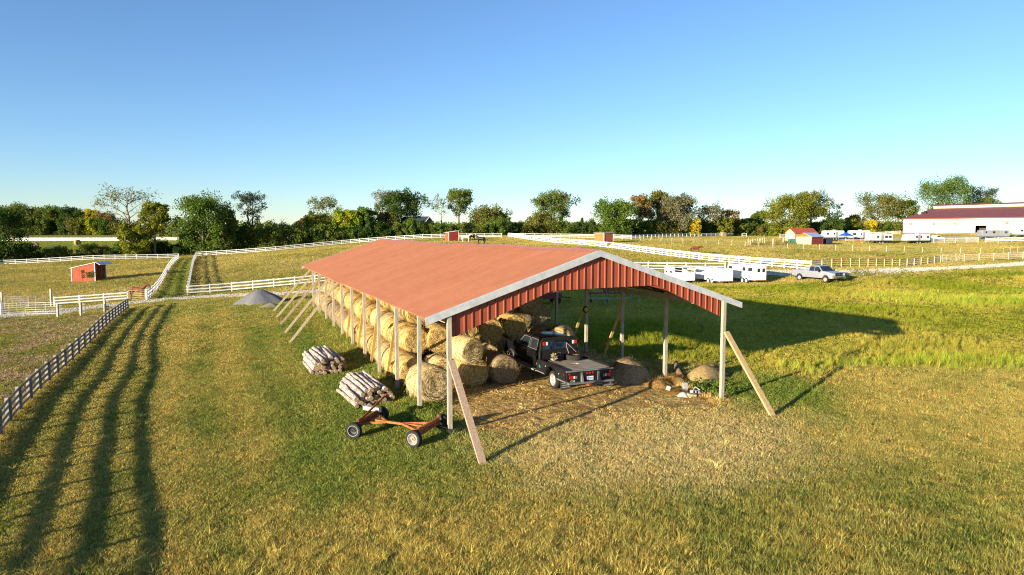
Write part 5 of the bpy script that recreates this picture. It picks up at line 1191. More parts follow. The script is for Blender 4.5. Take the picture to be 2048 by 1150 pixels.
tree('tall_sparse_tree', 'tall thin twin trunked tree with sparse rusty leaves', 503, 378, 66, 205, 'blue', bark='dark', fork=2, K=9, ls=.5, cb=.36, limbs=16, twigs=5, rc=.10, shape='round', fill=10)
tree('dead_tree', 'small dead forked snag poking above the bushes', 566, 428, 22, 225, 'dark', bark='dark', bare=1.0, cb=.5, limbs=5, twigs=2, K=2)
tree('drooping_tree', 'sparse drooping yellowish tree with forked bare limbs', 655, 388, 62, 218, 'olive', bark='mid', fork=2, K=14, ls=.45, cb=.5, limbs=9, hang=.6, rc=.11, fill=0)
tree('broadleaf_tree', 'olive yellow tree under the drooping tree', 640, 428, 62, 216, 'yellowgreen', K=32, limbs=10, cb=.2, low=.6)
tree('broadleaf_tree', 'brownish tree left of the olive yellow tree', 612, 436, 36, 222, 'rust', K=28, limbs=8, cb=.2, low=.6)
tree('yellow_tree', 'bright yellow green round tree', 695, 418, 52, 212, 'bright', K=50, limbs=12, cb=.12, low=.8, rc=.14)
tree('broadleaf_tree', 'fresh green round tree right of the bright yellow one', 728, 417, 46, 214, 'green', K=44, limbs=11, cb=.12, low=.8, rc=.14)
tree('cedar_tree', 'pointed dark cedar beside the fresh green tree', 737, 428, 24, 209, 'cedar', shape='cone', cb=.04, K=46, ls=.4)
tree('cedar_tree', 'shorter pointed cedar right of the tall cedar', 749, 441, 18, 210, 'cedar', shape='cone', cb=.04, K=36, ls=.4)
tree('half_bare_tree', 'pale trunked half bare tree leaning left of the dark tree', 764, 372, 58, 222, 'grey', bark='pale', bare=.5, K=10, ls=.42, cb=.45, limbs=12, twigs=5)
tree('broadleaf_tree', 'broad dark green tree towering left of the house roof', 802, 382, 88, 224, 'dark', K=40, limbs=15, cb=.25, rc=.12, low=.6)
tree('broadleaf_tree', 'olive tree under the broad dark tree', 776, 425, 50, 219, 'olive', K=30, limbs=9, cb=.15, low=.8)
tree('dead_tree', 'pale stripped tree with bare trunk left of the tall olive tree', 884, 390, 62, 226, 'mid', bark='pale', bare=.75, K=12, ls=.45, cb=.42, limbs=12, twigs=4)
tree('broadleaf_tree', 'tall upright olive green tree above the red shed', 918, 370, 52, 230, 'mid', K=26, limbs=13, cb=.34, rc=.15, twigs=4, fill=14)
tree('broadleaf_tree', 'dark olive rounded tree right of the red shed', 975, 418, 78, 232, 'olive', K=36, limbs=11, cb=.1, low=1, rc=.14)
tree('broadleaf_tree', 'green rounded tree top behind the dark olive tree', 1002, 424, 40, 240, 'dark', K=28, limbs=8, cb=.15, low=.8)
tree('broadleaf_tree', 'spreading tree with visible forked limbs above the hedge', 1108, 386, 84, 236, 'mid', bark='dark', K=30, limbs=15, cb=.30, twigs=5, rc=.11, fill=18)
tree('broadleaf_tree', 'olive bushy tree at the foot of the spreading tree', 1082, 432, 64, 233, 'olive', K=34, limbs=10, cb=.1, low=1)
tree('cedar_tree', 'little dark cedar right of the spreading tree', 1123, 432, 18, 232, 'dark', shape='cone', cb=.04, K=34, ls=.4)
tree('cedar_tree', 'lone little cedar top in the gap of the tree line', 1164, 436, 15, 235, 'dark', shape='cone', cb=.3, K=26, ls=.4)
tree('broadleaf_tree', 'full green oak behind the small orange shed', 1232, 403, 86, 226, 'green', K=44, limbs=14, cb=.12, rc=.13, low=.9)
tree('autumn_tree', 'rusty orange leaved upright tree right of the oak', 1282, 387, 46, 236, 'rust', bark='pale', K=24, limbs=11, cb=.32, rc=.14)
tree('willow_tree', 'large grey green willow with arching pale branches', 1356, 388, 88, 240, 'grey', bark='pale', K=40, limbs=18, cb=.18, hang=.8, twigs=5, rc=.12, low=.8, shape='dome')
tree('broadleaf_tree', 'olive tree left part of the grey green willow', 1316, 381, 50, 243, 'olive', bark='pale', K=32, limbs=12, cb=.2, rc=.14, low=.5)
tree('sparse_tree', 'thin leaved pale tree right of the willow', 1416, 409, 56, 244, 'grey', bark='pale', K=13, limbs=13, cb=.28, twigs=5, fill=8)
tree('yellow_tree', 'small bright yellow tree below the willow', 1392, 438, 24, 236, 'yellow', K=30, limbs=7, cb=.15, low=.5)
tree('sparse_tree', 'brownish thin tree left of the utility pole', 1458, 421, 44, 248, 'rust', K=16, limbs=11, cb=.25, fill=10)
tree('broadleaf_tree', 'yellow green low tree below the brownish thin tree', 1446, 437, 40, 244, 'yellowgreen', K=28, limbs=8, cb=.1, low=.9)
tree('broadleaf_tree', 'green tree just right of the utility pole', 1517, 421, 36, 262, 'mid', K=36, limbs=9, cb=.1, low=.9)
tree('broadleaf_tree', 'lower green tree touching the utility pole', 1497, 436, 30, 258, 'green', K=32, limbs=8, cb=.1, low=.9)
tree('broadleaf_tree', 'big yellow olive tree behind the little red roofed house', 1578, 391, 96, 246, 'yellowgreen', K=44, limbs=16, cb=.12, rc=.12, low=1)
tree('broadleaf_tree', 'taller dark limbed tree at the right of the big olive tree', 1622, 384, 66, 250, 'olive', bark='dark', K=26, limbs=14, cb=.3, twigs=5, rc=.11)
tree('half_bare_tree', 'dark half bare tree right of the big olive tree', 1656, 403, 56, 252, 'blue', bark='dark', bare=.55, K=14, limbs=12, cb=.35, twigs=5)
tree('broadleaf_tree', 'low dark tree below the half bare tree', 1660, 438, 52, 249, 'dark', K=32, limbs=9, cb=.08, low=1)
tree('broadleaf_tree', 'rounded brownish green tree left of the yellow bushes', 1706, 432, 40, 268, 'olive', K=32, limbs=9, cb=.08, low=1)
tree('broadleaf_tree', 'broad olive tree left of the arena', 1762, 390, 92, 285, 'olive', bark='pale', K=34, limbs=16, cb=.22, twigs=5, rc=.11, low=.6)
tree('broadleaf_tree', 'green tree close against the left end of the arena', 1815, 401, 42, 282, 'mid', K=34, limbs=10, cb=.15, low=.7)
tree('broadleaf_tree', 'big bright green tree rising behind the arena roof', 1898, 357, 118, 305, 'green', K=44, limbs=18, cb=.2, rc=.11, twigs=5)
tree('sparse_tree', 'dull leaved tree right of the big tree behind the arena', 1955, 367, 52, 312, 'blue', K=22, limbs=12, cb=.25)
tree('broadleaf_tree', 'lower green tree right of the dull leaved tree', 1972, 392, 50, 308, 'mid', K=30, limbs=9, cb=.2)
# hedgerow and undergrowth: each bush a thing, a few shapes copied
def bush_parts(h, w, leaf, seed): return tree_parts(h, w, leaf, 'dark', seed, cb=.08, limbs=8, twigs=3, K=26, ls=.42, rc=.15, low=1.0, r0=.06, fill=12)
BUSH = {k: [bush_parts(4.0, 6.0, k, 900+i+11*j) for i in range(2)] for j, k in enumerate(('dark', 'mid', 'olive', 'green', 'yellowgreen', 'rust'))}
def bush(px, top, wpx, d, leaf, label, group):
    p = gd(px, d); zb = z1(*p); zt_ = CAMH+ray(px, top)[2]*(d/ray(px, top)[1]); h = max(1.0, zt_-zb); w = wpx*d/FPX
    return place_tree('bush', label, px, d, BUSH[leaf][R.randrange(2)], group, R.uniform(0, 6.28), (w/6, w/6, h/4), 0, 'bush')
HEDGE = [(10,490,70,176,'dark'),(45,486,50,178,'dark'),(73,496,24,180,'dark'),(100,489,30,182,'mid'),(122,487,32,184,'mid'),(150,498,34,184,'dark'),(176,483,38,186,'mid'),(200,486,36,188,'rust'),(222,488,34,188,'dark'),(246,480,40,190,'green'),(270,486,44,190,'dark'),(296,478,40,191,'yellowgreen'),(322,482,34,192,'dark'),(346,487,32,194,'dark')]
for i, (px, top, w, d, k) in enumerate(HEDGE): bush(px, top+(9 if 55 < px < 260 else 3), w, d, k, ORD[i]+' bush from the left in the low hedgerow behind the left paddock', 'hedgerow bushes on the left')
bush(352, 495, 14, 187, 'dark', 'single round dark bush in the mouth of the grassy lane', None)
for i in range(36):
    px = 372+i*19.5+R.uniform(-5, 5); d = float(np.interp(px, [372, 540, 700, 860, 1010, 1080], [196, 200, 209, 215, 222, 228])); top = float(np.interp(px, [372, 520, 700, 860, 1010], [470, 462, 455, 447, 447]))+R.uniform(-8, 8)
    bush(px, top, R.uniform(32, 48), d, R.choice(('dark', 'dark', 'mid', 'olive', 'green')), ORD[i]+' bush from the left in the undergrowth behind the climbing white fence', 'undergrowth behind the brow fence')
for i in range(24):
    px = 1040+i*19.5+R.uniform(-5, 5); d = float(np.interp(px, [1040, 1250, 1500], [228, 232, 252])); top = 446+R.uniform(-7, 7)
    bush(px, top, R.uniform(32, 46), d, R.choice(('dark', 'dark', 'mid', 'olive', 'green')), ORD[i]+' bush from the left in the undergrowth of the middle tree line', 'undergrowth along the far tree line')
for i in range(26):
    px = 1490+i*13.0+R.uniform(-4, 4); d = float(np.interp(px, [1490, 1830], [250, 268])); top = 449+R.uniform(-5, 4)
    bush(px, top, R.uniform(24, 36), d, R.choice(('mid', 'olive', 'yellowgreen', 'green')), ORD[i]+' bush from the left in the hedge behind the sheds and campers', 'undergrowth behind the campers')
for px, top, w, l in ((1708,440,22,'left of two yellow bushes left of the arena'), (1740,441,26,'right of two yellow bushes left of the arena')): 
    p = gd(px, 262); place_tree('bush', l, px, 262, bush_parts(5, 6, 'yellow', int(px)), None, 0, (w*262/FPX/6,)*2+((CAMH+ray(px, top)[2]*262-z1(*p))/5,), 0, 'bush')
# woods on the far left: a front rank of single trees, the mass behind as one wood
WOODS = [(22,432,42,'yellowgreen'),(58,438,40,'mid'),(84,440,26,'mid'),(101,429,20,'bright'),(118,420,34,'mid'),(152,440,34,'olive'),(186,436,26,'bright'),(206,440,32,'green'),(232,446,24,'olive'),(128,436,26,'dark'),(172,424,36,'dark'),(70,418,44,'olive'),(182,418,30,'yellow'),(214,428,36,'rust'),(36,408,46,'olive'),(100,412,40,'mid'),(142,416,40,'dark'),(8,416,40,'dark')]
WL = ['left end of the wood edge, yellowish', 'with open trunk near the left end of the wood edge', 'small and round in the wood edge', 'bright yellow and narrow in the wood edge', 'tall with pale trunk in the middle of the wood edge', 'small with a clear trunk in the wood edge', 'fresh yellow green near the right of the wood edge', 'green at the right of the wood edge', 'last low one at the right of the wood edge', 'dark behind the pale trunk', 'dark and tall behind the wood edge', 'olive, standing high over the wood edge', 'yellow crowned, high in the wood', 'rusty brown at the right of the wood', 'olive topped, highest at the left of the wood', 'mid green, high in the middle of the wood', 'dark topped, right of the middle of the wood', 'dark, hidden behind the left edge tree']
for (px, top, w, k), l in zip(WOODS, WL):
    hi = top < 430; tree('woodland_tree', 'woodland tree '+l, px, top, w*1.15, 388 if not hi else 402, k, 'trees at the edge of the far wood', K=26, ls=.8, limbs=9, cb=.22, low=.5, bark='pale' if px in (118, 101, 152) else 'mid', rc=.14)
def wood_mass(name, label, spots, leaf, seed, K=420, ls=.8):
    r = np.random.default_rng(seed); V = []; F = []; o = 0
    for (px, top, w, d) in spots:
        p = gd(px, d); zb = z1(*p); zt_ = CAMH+ray(px, top)[2]*(d/ray(px, top)[1]); h = max(3, zt_-zb); ww = w*d/FPX; n = 12
        C = np.stack([p[0]+r.uniform(-.42, .42, n)*ww, p[1]+r.uniform(-.4, .4, n)*ww, zb+h*np.concatenate([r.uniform(.05, .5, 5), r.uniform(.5, .88, n-5)])], -1)
        v, f = leafquads(C, np.full(n, ww*.2), K//n, ls, r); V.append(v); F.append(f+o); o += len(v)
    return tag(link(name, npmesh(name, np.concatenate(V), np.concatenate(F), LEAF[leaf])), label, 'woodland', kind='stuff')
rr_ = random.Random(9)
wood_mass('woodland', 'dense dark wood behind the far left meadow', [(px+rr_.uniform(-4, 4), float(np.interp(px, [-120, 0, 40, 75, 160, 200, 250], [405, 412, 412, 417, 422, 424, 440]))+rr_.uniform(-3, 5), 34, 405+rr_.uniform(-8, 30)) for px in range(-130, 260, 9)], 'dark', 1)
wood_mass('woodland', 'far woods showing low between the trees on the left', [(px, 443+rr_.uniform(-5, 6), 34, 330+rr_.uniform(-15, 40)) for px in range(330, 680, 13)], 'mid', 2)
wood_mass('woodland', 'far woods low on the skyline in the middle', [(px, 449+rr_.uniform(-4, 5), 34, 330+rr_.uniform(-15, 60)) for px in range(680, 1560, 15)], 'mid', 3)
wood_mass('woodland', 'far woods low on the skyline on the right', [(px, 447+rr_.uniform(-3, 4), 34, 330+rr_.uniform(-15, 60)) for px in range(1560, 2300, 16)], 'olive', 4)
# ------------------------------------------------------------------ run-in sheds and farm buildings
shed_red = M('shed_red_orange', (.43,.105,.055), .8, (.35,.082,.045), scale=2.5, spec=.15)
shed_shaded = M('shed_red_shaded', (.30,.045,.03), .8, (.22,.035,.025), scale=2.5, spec=.15)  # red darkened for shed faces turned from the sun
tin = M('pale_tin_roof', (.60,.64,.70), .35, (.54,.58,.64), scale=2, metal=.3, spec=.5)
shedin = M('shed_interior', (.10,.08,.07), .95)
def planked(parent, mat, a, b, zlo, zlo2, zhi_a, zhi_b, n, out, th=.03, name='plank'):
    """vertical boards from a to b (local xy), top edge from zhi_a to zhi_b"""
    a = Vector((*a, 0)); b = Vector((*b, 0)); d = (b-a)/n; o = Vector((*out, 0))
    for i in range(n):
        p = a+d*i+d*.03; q = a+d*(i+1)-d*.03; t0, t1 = i/n, (i+1)/n; h0 = zhi_a+(zhi_b-zhi_a)*t0; h1 = zhi_a+(zhi_b-zhi_a)*t1; oo = o*(th+.004*(i % 2))
        V = [(p.x, p.y, zlo), (q.x, q.y, zlo), (q.x, q.y, h1), (p.x, p.y, h0)]; V += [(x+oo.x, y+oo.y, z) for x, y, z in V]
        MB().add(V, [(0,1,2,3), (7,6,5,4), (0,4,5,1), (1,5,6,2), (2,6,7,3), (3,7,4,0)]).build(name, mat, parent)
def runin(label, p, yaw, W, D, hb, hf, front_open=True, roofm=whitep, side_m=shed_red, front_m=shed_shaded, visor=True, nb=9):
    """mono pitch shed: x from low back (0) to high front (W), y from 0 (near wall) to D"""
    t = thing('run_in_shed', label, 'shed', (p[0], p[1], z1(*p)), yaw); b0 = -.2
    planked(t, side_m, (0, 0), (W, 0), b0, b0, hb, hf, nb, (0, -1)); planked(t, side_m, (W, D), (0, D), b0, b0, hf, hb, nb, (0, 1)); planked(t, side_m, (0, D), (0, 0), b0, b0, hb, hb, nb, (-1, 0))
    if not front_open: planked(t, front_m, (W, 0), (W, D), b0, b0, hf, hf, nb, (1, 0))
    else:
        MB().box((W, D/2, hf-.2), (.06, D, .4)).build('header', front_m, t); MB().box((.04, D/2, hb/2), (.02, D-.1, hb)).build('inner_wall', shedin, t)
        for yy in (.06, D-.06): MB().box((W-.06, yy, hf/2-.1), (.12, .12, hf+.2)).build('front_post', whitep, t)
    for x, y, h in ((-.03, -.03, hb), (W+.03, -.03, hf)): MB().box((x, y, h/2-.1), (.11, .11, h+.2)).build('corner_trim', whitep, t)
    rz_ = [(-.25, hb+.0), (W+.25, hf+.0+(hf-hb)/W*.25)]
    MB().add([(x, y, z+q) for q in (.02, .09) for (x, z) in rz_ for y in (-.18, D+.18)], [(0,1,3,2), (4,6,7,5), (0,4,5,1), (2,3,7,6), (0,2,6,4), (1,5,7,3)]).build('roof', roofm, t)
    if visor: MB().add([(W+.24, -.18, hf+.16), (W+.24, D+.18, hf+.16), (W+1.0, D+.18, hf-.28), (W+1.0, -.18, hf-.28), (W+.24, -.18, hf+.10), (W+.24, D+.18, hf+.10), (W+.98, D+.18, hf-.34), (W+.98, -.18, hf-.34)], [(0,1,2,3), (4,7,6,5), (0,3,7,4), (1,5,6,2), (2,6,7,3), (0,4,5,1)]).build('visor_roof', tin, t)
    return t
s1 = runin('red run-in shed with open front and ivy in the left paddock', g(145,563.8), .03, 3.7, 3.4, 2.2, 3.1)
ivy_c = np.array([[1.75, -.12, z] for z in (.75, 1.1, 1.5, 1.75)]+[[x, -.12, z] for x in (2.5, 2.9, 3.3, 3.55) for z in (.9, 1.2, 1.5)])
v_, f_ = leafquads(ivy_c, np.full(len(ivy_c), .26), 24, .16, np.random.default_rng(3), up=0); v_[:, 1] = np.clip(v_[:, 1], -.32, -.05)
link('ivy', npmesh('ivy', v_, f_, LEAF['dark']), s1); 
s2 = runin('red shed with white sloping roof on the brow beside the white horse', g(898,483), .45, 2.7, 2.6, 2.35, 2.75, front_open=False, visor=False, side_m=shed_shaded, front_m=shed_shaded, nb=9)
planked(s2, shed_red, (0-.04, 2.6), (0-.04, 0), -.2, -.2, 2.35, 2.35, 8, (-1, 0), name='lit_plank')  # brighter planks over the left face, sunlight put into their colour
s3 = runin('small orange red closed shed with white corner trim on the brow', g(1208,486), .66, 3.2, 3.4, 2.45, 2.5, front_open=False, visor=False, side_m=M('shed_red_lit', (.62,.17,.075), .8, (.52,.13,.06), scale=2.5), front_m=shed_red, nb=8)  # side red lightened, sunlight put into the colour
planked(s3, M('shed_sunlit_orange', (.56,.19,.055), .8, (.44,.14,.05), scale=2.5), (-.04, 3.3), (-.04, 0), -.2, -.2, 2.45, 2.45, 8, (-1, 0), name='lit_plank')  # orange planks over the left face carry the sunlight as colour
def gable_house(name, label, cat, p, yaw, W, D, he, hr, wallm, sidem, roofl, roofr, group=None, ov=.3):
    """gable end faces -y, ridge along y"""
    t = thing(name, label, cat, (p[0], p[1], z1(*p)), yaw, group); b0 = -.5
    MB().prism([(-W/2, b0), (-W/2, he), (0, hr), (W/2, he), (W/2, b0)], 0, .12, 'y').build('front_wall', wallm, t); MB().prism([(-W/2, b0), (-W/2, he), (0, hr), (W/2, he), (W/2, b0)], D-.12, D, 'y').build('back_wall', wallm, t)
    for s_, m in ((-1, wallm), (1, sidem)): MB().box((s_*(W/2-.06), D/2, (he+b0)/2), (.12, D-.25, he-b0)).build('side_wall', m, t)
    for s_, m in ((-1, roofl), (1, roofr)):
        e = (s_*(W/2+ov), he-ov*(hr-he)/(W/2)); MB().add([(0, -ov, hr+.02), (0, D+ov, hr+.02), (e[0], D+ov, e[1]+.02), (e[0], -ov, e[1]+.02), (0, -ov, hr+.10), (0, D+ov, hr+.10), (e[0], D+ov, e[1]+.10), (e[0], -ov, e[1]+.10)], [(0,1,2,3), (7,6,5,4), (0,4,5,1), (1,5,6,2), (2,6,7,3), (3,7,4,0)]).build('roof', m, t)
    return t
tanw = M('tan_board_wall', (.52,.43,.30), .85, (.40,.32,.22), scale=2, stretch=(3,3,.4)); redroof = M('red_roof', (.52,.10,.04), .6, (.44,.08,.035), scale=2); orangeroof = M('orange_roof', (.62,.17,.03), .6, scale=2)
h1 = gable_house('shed', 'pale timber shed with red side and light roof beyond the pasture', 'shed', g(1607,489), -1.0, 4.6, 5.2, 2.1, 3.1, tanw, M('red_siding', (.33,.055,.04), .8, (.26,.045,.035), scale=2), orangeroof, tin)
plate('gable_cladding', orangeroof, h1, [(-2.3, -.01, 2.12), (2.3, -.01, 2.12), (0, -.01, 3.1)], .03, out=(0, -1, 0))
h2 = gable_house('small_house', 'small pale house with long red roof behind the timber shed', 'house', gd(1580,206), -1.15, 3.6, 9.0, 2.7, 4.0, tanw, tanw, redroof, redroof)
MB().box((0, -.03, 1.5), (1.5, .06, 1.1)).build('window', whitep, h2)
tk = thing('green_tank', 'low green tank beside the pale timber shed', 'tank', (*g(1583,486.5), z1(*g(1583,486.5)))); MB().lathe([(-.9, .55), (-.85, .62), (.85, .62), (.9, .55)], 'x', (0, 0, .6), n=18).build('shell', M('tank_green', (.05,.22,.16), .6), tk, smooth='auto')
MB().box((-.6, 0, .05), (.15, .9, .5)).box((.6, 0, .05), (.15, .9, .5)).build('cradle', greym, tk)
dk = thing('dark_trailer', 'dark blue covered trailer in the shade right of the timber shed', 'trailer', (*gd(1656,188), z1(*gd(1656,188)))); MB().box((0, 0, 1.0), (1.7, 2.4, 1.5)).build('body', M('navy_cover', (.02,.025,.05), .7), dk, bevel=.15); 
for s_ in (-1, 1): wheel(dk, (s_*.8, 0, .32), .64, .18, rim_g, out=s_)
# house roof between the trees
hs_ = gable_house('house', 'brick house with dark blue roof half hidden by trees', 'house', gd(856,221), 1.05, 9, 9, 3.0, 6.6, M('brick', (.38,.17,.09), .9, (.30,.12,.07), scale=3), M('brick', (.38,.17,.09)), M('slate_blue', (.035,.045,.075), .7), M('slate_blue', (.035,.045,.075), .7), ov=.5)
for s_ in (-1, 1): MB().beam((0, -.55, 6.5), (s_*5.0, -.55, 2.75), .10, .35, up=(0,1,0)).build('barge_board', whitep, hs_)
# long white poultry-like building glimpsed left
lw = gable_house('long_shed', 'long low white building glimpsed between bushes on the left', 'building', gd(568,262), -1.35, 5, 13, 2.2, 2.9, whitep, whitep, whitep, whitep)
# white riding arena
A0 = gd(1805,250); A1 = gd(2048,218); av = (A1-A0); al = np.linalg.norm(av); ayaw = math.atan2(av[1], av[0])
ar = thing('riding_arena', 'huge white riding arena with maroon roof at the right edge', 'building', (A0[0], A0[1], z1(*A0)), ayaw)
AW = M('arena_white', (.80,.79,.76), .6, (.76,.75,.72), scale=.3); AM = M('arena_maroon', (.24,.070,.050), .6, (.21,.060,.043), scale=.4, spec=.4); AT = M('arena_trim', (.26,.04,.035), .6); AB = M('arena_beige', (.62,.54,.38), .7)
LEN, DEP, EH, RH = al*1.9, 44.0, 5.0, 9.2; EH2 = EH
def along(px): # distance along the front wall where a picture column meets it
    r_ = ray(px, 460)[:2]; n = np.array([-av[1], av[0]])/al; t_ = (A0@n)/(r_@n); return float((r_*t_-A0)@av/al)
doorx = (along(1950), along(1972))
xs_ = [0, along(1888), along(1986), along(2048)+4, LEN]
mbw = [(xs_[i], xs_[i+1]) for i in range(len(xs_)-1)]
for a_, b_ in mbw:
    if a_ < doorx[0] < b_:
        MB().box(((a_+doorx[0])/2, .1, EH/2-.4), (doorx[0]-a_, .2, EH+.8)).box(((b_+doorx[1])/2, .1, EH/2-.4), (b_-doorx[1], .2, EH+.8)).box(((doorx[0]+doorx[1])/2, .1, EH-1.2), (doorx[1]-doorx[0], .2, 2.4)).build('wall_panel', AW, ar)
    else: MB().box(((a_+b_)/2, .1, EH/2-.4), (b_-a_-.02, .2, EH+.8)).build('wall_panel', AW, ar)
for x in xs_[:-1]: MB().box((x+.05, -.02, EH/2-.3), (.16, .08, EH+.6)).build('downpipe', AT, ar)
MB().box((LEN/2, -.05, EH+.02), (LEN+.4, .34, .26)).build('eave_trim', AT, ar)
MB().box((LEN/2, DEP-.1, EH/2-.5), (LEN, .2, EH+1)).build('back_wall', AW, ar)
MB().prism([(0, -.5), (0, EH), (DEP/2, RH), (DEP, EH), (DEP, -.5)], 0, .2, 'x').build('end_wall', AW, ar); MB().prism([(0, -.5), (0, EH), (DEP/2, RH), (DEP, EH), (DEP, -.5)], LEN-.2, LEN, 'x').build('end_wall', AW, ar)
for y0, y1, z0, z1_ in ((-.25, DEP/2, EH+.1, RH+.1), (DEP+.25, DEP/2, EH+.1, RH+.1)): MB().add([(-.3, y0, z0), (LEN+.3, y0, z0), (LEN+.3, y1, z1_), (-.3, y1, z1_), (-.3, y0, z0+.15), (LEN+.3, y0, z0+.15), (LEN+.3, y1, z1_+.15), (-.3, y1, z1_+.15)], [(0,1,2,3), (7,6,5,4), (0,4,5,1), (2,6,7,3), (0,3,7,4), (1,5,6,2)]).build('roof', AM, ar)
MB().box((LEN/2, DEP/2, RH+.5), (LEN-.5, 3.0, 1.0)).build('ridge_monitor', AB, ar); MB().add([(-.2, DEP/2-1.9, RH+1.0), (LEN, DEP/2-1.9, RH+1.0), (LEN, DEP/2, RH+1.5), (-.2, DEP/2, RH+1.5), (LEN, DEP/2+1.9, RH+1.0), (-.2, DEP/2+1.9, RH+1.0)], [(0,1,2,3), (3,2,4,5), (0,5,4,1), (0,3,5), (1,4,2)]).build('monitor_roof', AM, ar)
for px in (1820.5, 1867, 1910, 2013): 
    x = along(px); o = MB().box((x, -.03, 3.3), (1.0, .08, .9)).build('window', M('bronze_glass', (.22,.19,.10), .3), ar); MB().box((x, -.05, 3.3), (1.12, .05, .06)).box((x, -.05, 3.3), (.06, .05, 1.0)).build('glazing_bar', AB, o)
MB().box(((doorx[0]+doorx[1])/2, 5, 1.2), (doorx[1]-doorx[0]+2, .2, 4)).build('inner_wall', shedin, ar)
MB().box(((doorx[0]+doorx[1])/2+.4, -.06, 4.1), (doorx[1]-doorx[0]+1.4, .14, .2)).build('door_track', AT, ar)
for x, y in ((1.2, 9), (2.6, 10)): MB().lathe([(0, .5), (.9, .5), (1.0, .3)], 'z', (x, y, EH+.1+(RH-EH)*y/(DEP/2)), n=12).build('roof_vent', blackm if y == 10 else galv, ar)

# ------------------------------------------------------------------ campers
def camper(label, px, d, Lc, H_, yaw, bodym, slope=.5, front=-1, lowm=greym, wins=((.2,.35),(.6,.8)), door=.48, wd=2.4, capm=None, awning=False):
    p = gd(px, d); t = thing('camper', label, 'camper', (p[0], p[1], z1(*p)), yaw, 'campers parked by the arena'); f = front; hl = Lc/2
    prof = [(-hl, .95), (-hl, H_-.15), (-hl+.15, H_), (hl-.15-slope*.4, H_), (hl-.1-slope*.1, H_-.25), (hl, 1.25), (hl-slope*.5, .95)]
    if f < 0: prof = [(-x, z) for x, z in prof]
    MB().prism(prof, 0, wd, 'y').build('body', bodym, t, bevel=.04, smooth='auto')
    MB().box((0, wd/2, .80), (Lc-.5, wd-.04, .30)).build('skirt', lowm, t)
    for a_, b_ in wins: MB().box(((a_+b_)/2*Lc-hl, -.01, 2.05), ((b_-a_)*Lc, .03, .62)).build('window', gl, t, bevel=.004)
    MB().box((door*Lc-hl, -.012, 1.85), (.72, .03, 1.75)).build('door', M('camper_door', (.30,.27,.22), .6), t, bevel=.004)
    if capm: MB().prism([(f*(hl-.02), 1.0), (f*(hl+.03), 1.25), (f*(hl-.1-slope*.1+.03), H_-.3), (f*(hl-.25-slope*.2), H_-.3), (f*(hl-.3), 1.0)], .03, wd-.03, 'y').build('front_cap', capm, t)
    for x in (-.5, .5):
        for yy in (.12, wd-.12): wheel(t, (x, yy, .36), .72, .2, rim_g, out=-1 if yy < 1 else 1, tilt=(0, 0, math.pi/2))
    MB().beam((f*hl, wd/2-.4, .6), (f*(hl+1.1), wd/2, .55), .1, .1).beam((f*hl, wd/2+.4, .6), (f*(hl+1.1), wd/2, .55), .1, .1).tube([(f*(hl+1.0), wd/2, 0), (f*(hl+1.0), wd/2, .7)], .05, 6).build('hitch', greym, t)
    MB().box((.3, wd/2, H_+.12), (.8, .7, .24)).build('roof_unit', whitep, t, bevel=.03)
    if awning: MB().box((0, -.06, H_-.22), (Lc*.6, .12, .12)).build('awning_roll', lowm, t)
    return t
cg = M('camper_pale_grey', (.50,.52,.55), .4, (.44,.46,.49), scale=.6); cgd = M('camper_grey', (.27,.29,.31), .45, (.23,.25,.27), scale=.6)
camper('long white camper at the left end of the row behind the timber shed', 1670, 224, 6.6, 3.1, .10, whitep, .3, 1, wins=((.06,.20),(.42,.52)), door=.6)
camper('white camper with dark window just right of the blue canopy', 1722, 222, 6.4, 3.2, .05, whitep, .3, 1, wins=((.08,.26),(.5,.56)), door=.66, awning=True)
camper('pale camper with slanted white nose and black base, nearest the track', 1763, 204, 7.4, 3.0, .10, cg, 1.3, -1, blackm, ((.32,.40),(.66,.78),(.82,.94)), .55, capm=whitep)
camper('pale camper with white nose right of the black based one', 1838, 204, 7.6, 2.9, .16, cg, .9, -1, blackm, ((.38,.45),(.58,.64),(.86,.94)), .52, capm=whitep)
camper('big grey camper parked in front of the arena door', 1993, 205, 8.6, 2.7, .05, cgd, .5, 1, greym, ((.10,.16),(.36,.46),(.80,.90)), .56)
camper('white camper cut off by the right edge of the picture', 2060, 203, 7.0, 3.0, .05, whitep, .3, 1, wins=((.08,.20),(.5,.6)), door=.7)
cp = gd(1692, 216); cn = thing('canopy', 'bright blue pop-up canopy between two white campers', 'canopy', (cp[0], cp[1], z1(*cp)), .3)
MB().add([(-1.5,-1.5,2.0),(1.5,-1.5,2.0),(1.5,1.5,2.0),(-1.5,1.5,2.0),(0,0,2.9),(-1.5,-1.5,1.75),(1.5,-1.5,1.75),(1.5,1.5,1.75),(-1.5,1.5,1.75)], [(0,1,4),(1,2,4),(2,3,4),(3,0,4),(0,5,6,1),(1,6,7,2),(2,7,8,3),(3,8,5,0)]).build('cover', M('canopy_blue', (.02,.12,.62), .7), cn)
for x in (-1.45, 1.45):
    for y in (-1.45, 1.45): MB().tube([(x, y, 0), (x, y, 1.9)], .025, 6).build('leg', galv, cn)
tr_ = gd(1870, 212); wt = thing('white_pickup', 'white truck partly hidden behind the pale campers by the pipe fence', 'truck', (tr_[0], tr_[1], z1(*tr_)), .2)
MB().prism([(-2.6,.5),(-2.6,1.15),(-.6,1.15),(-.2,1.75),(1.0,1.75),(1.5,1.2),(2.6,1.05),(2.6,.5)], -.95, .95, 'y').build('body', whitep, wt, bevel=.03)
MB().prism([(-.1,1.22),(.05,1.66),(.95,1.66),(1.3,1.22)], -.97, .97, 'y').build('window', gl, wt)
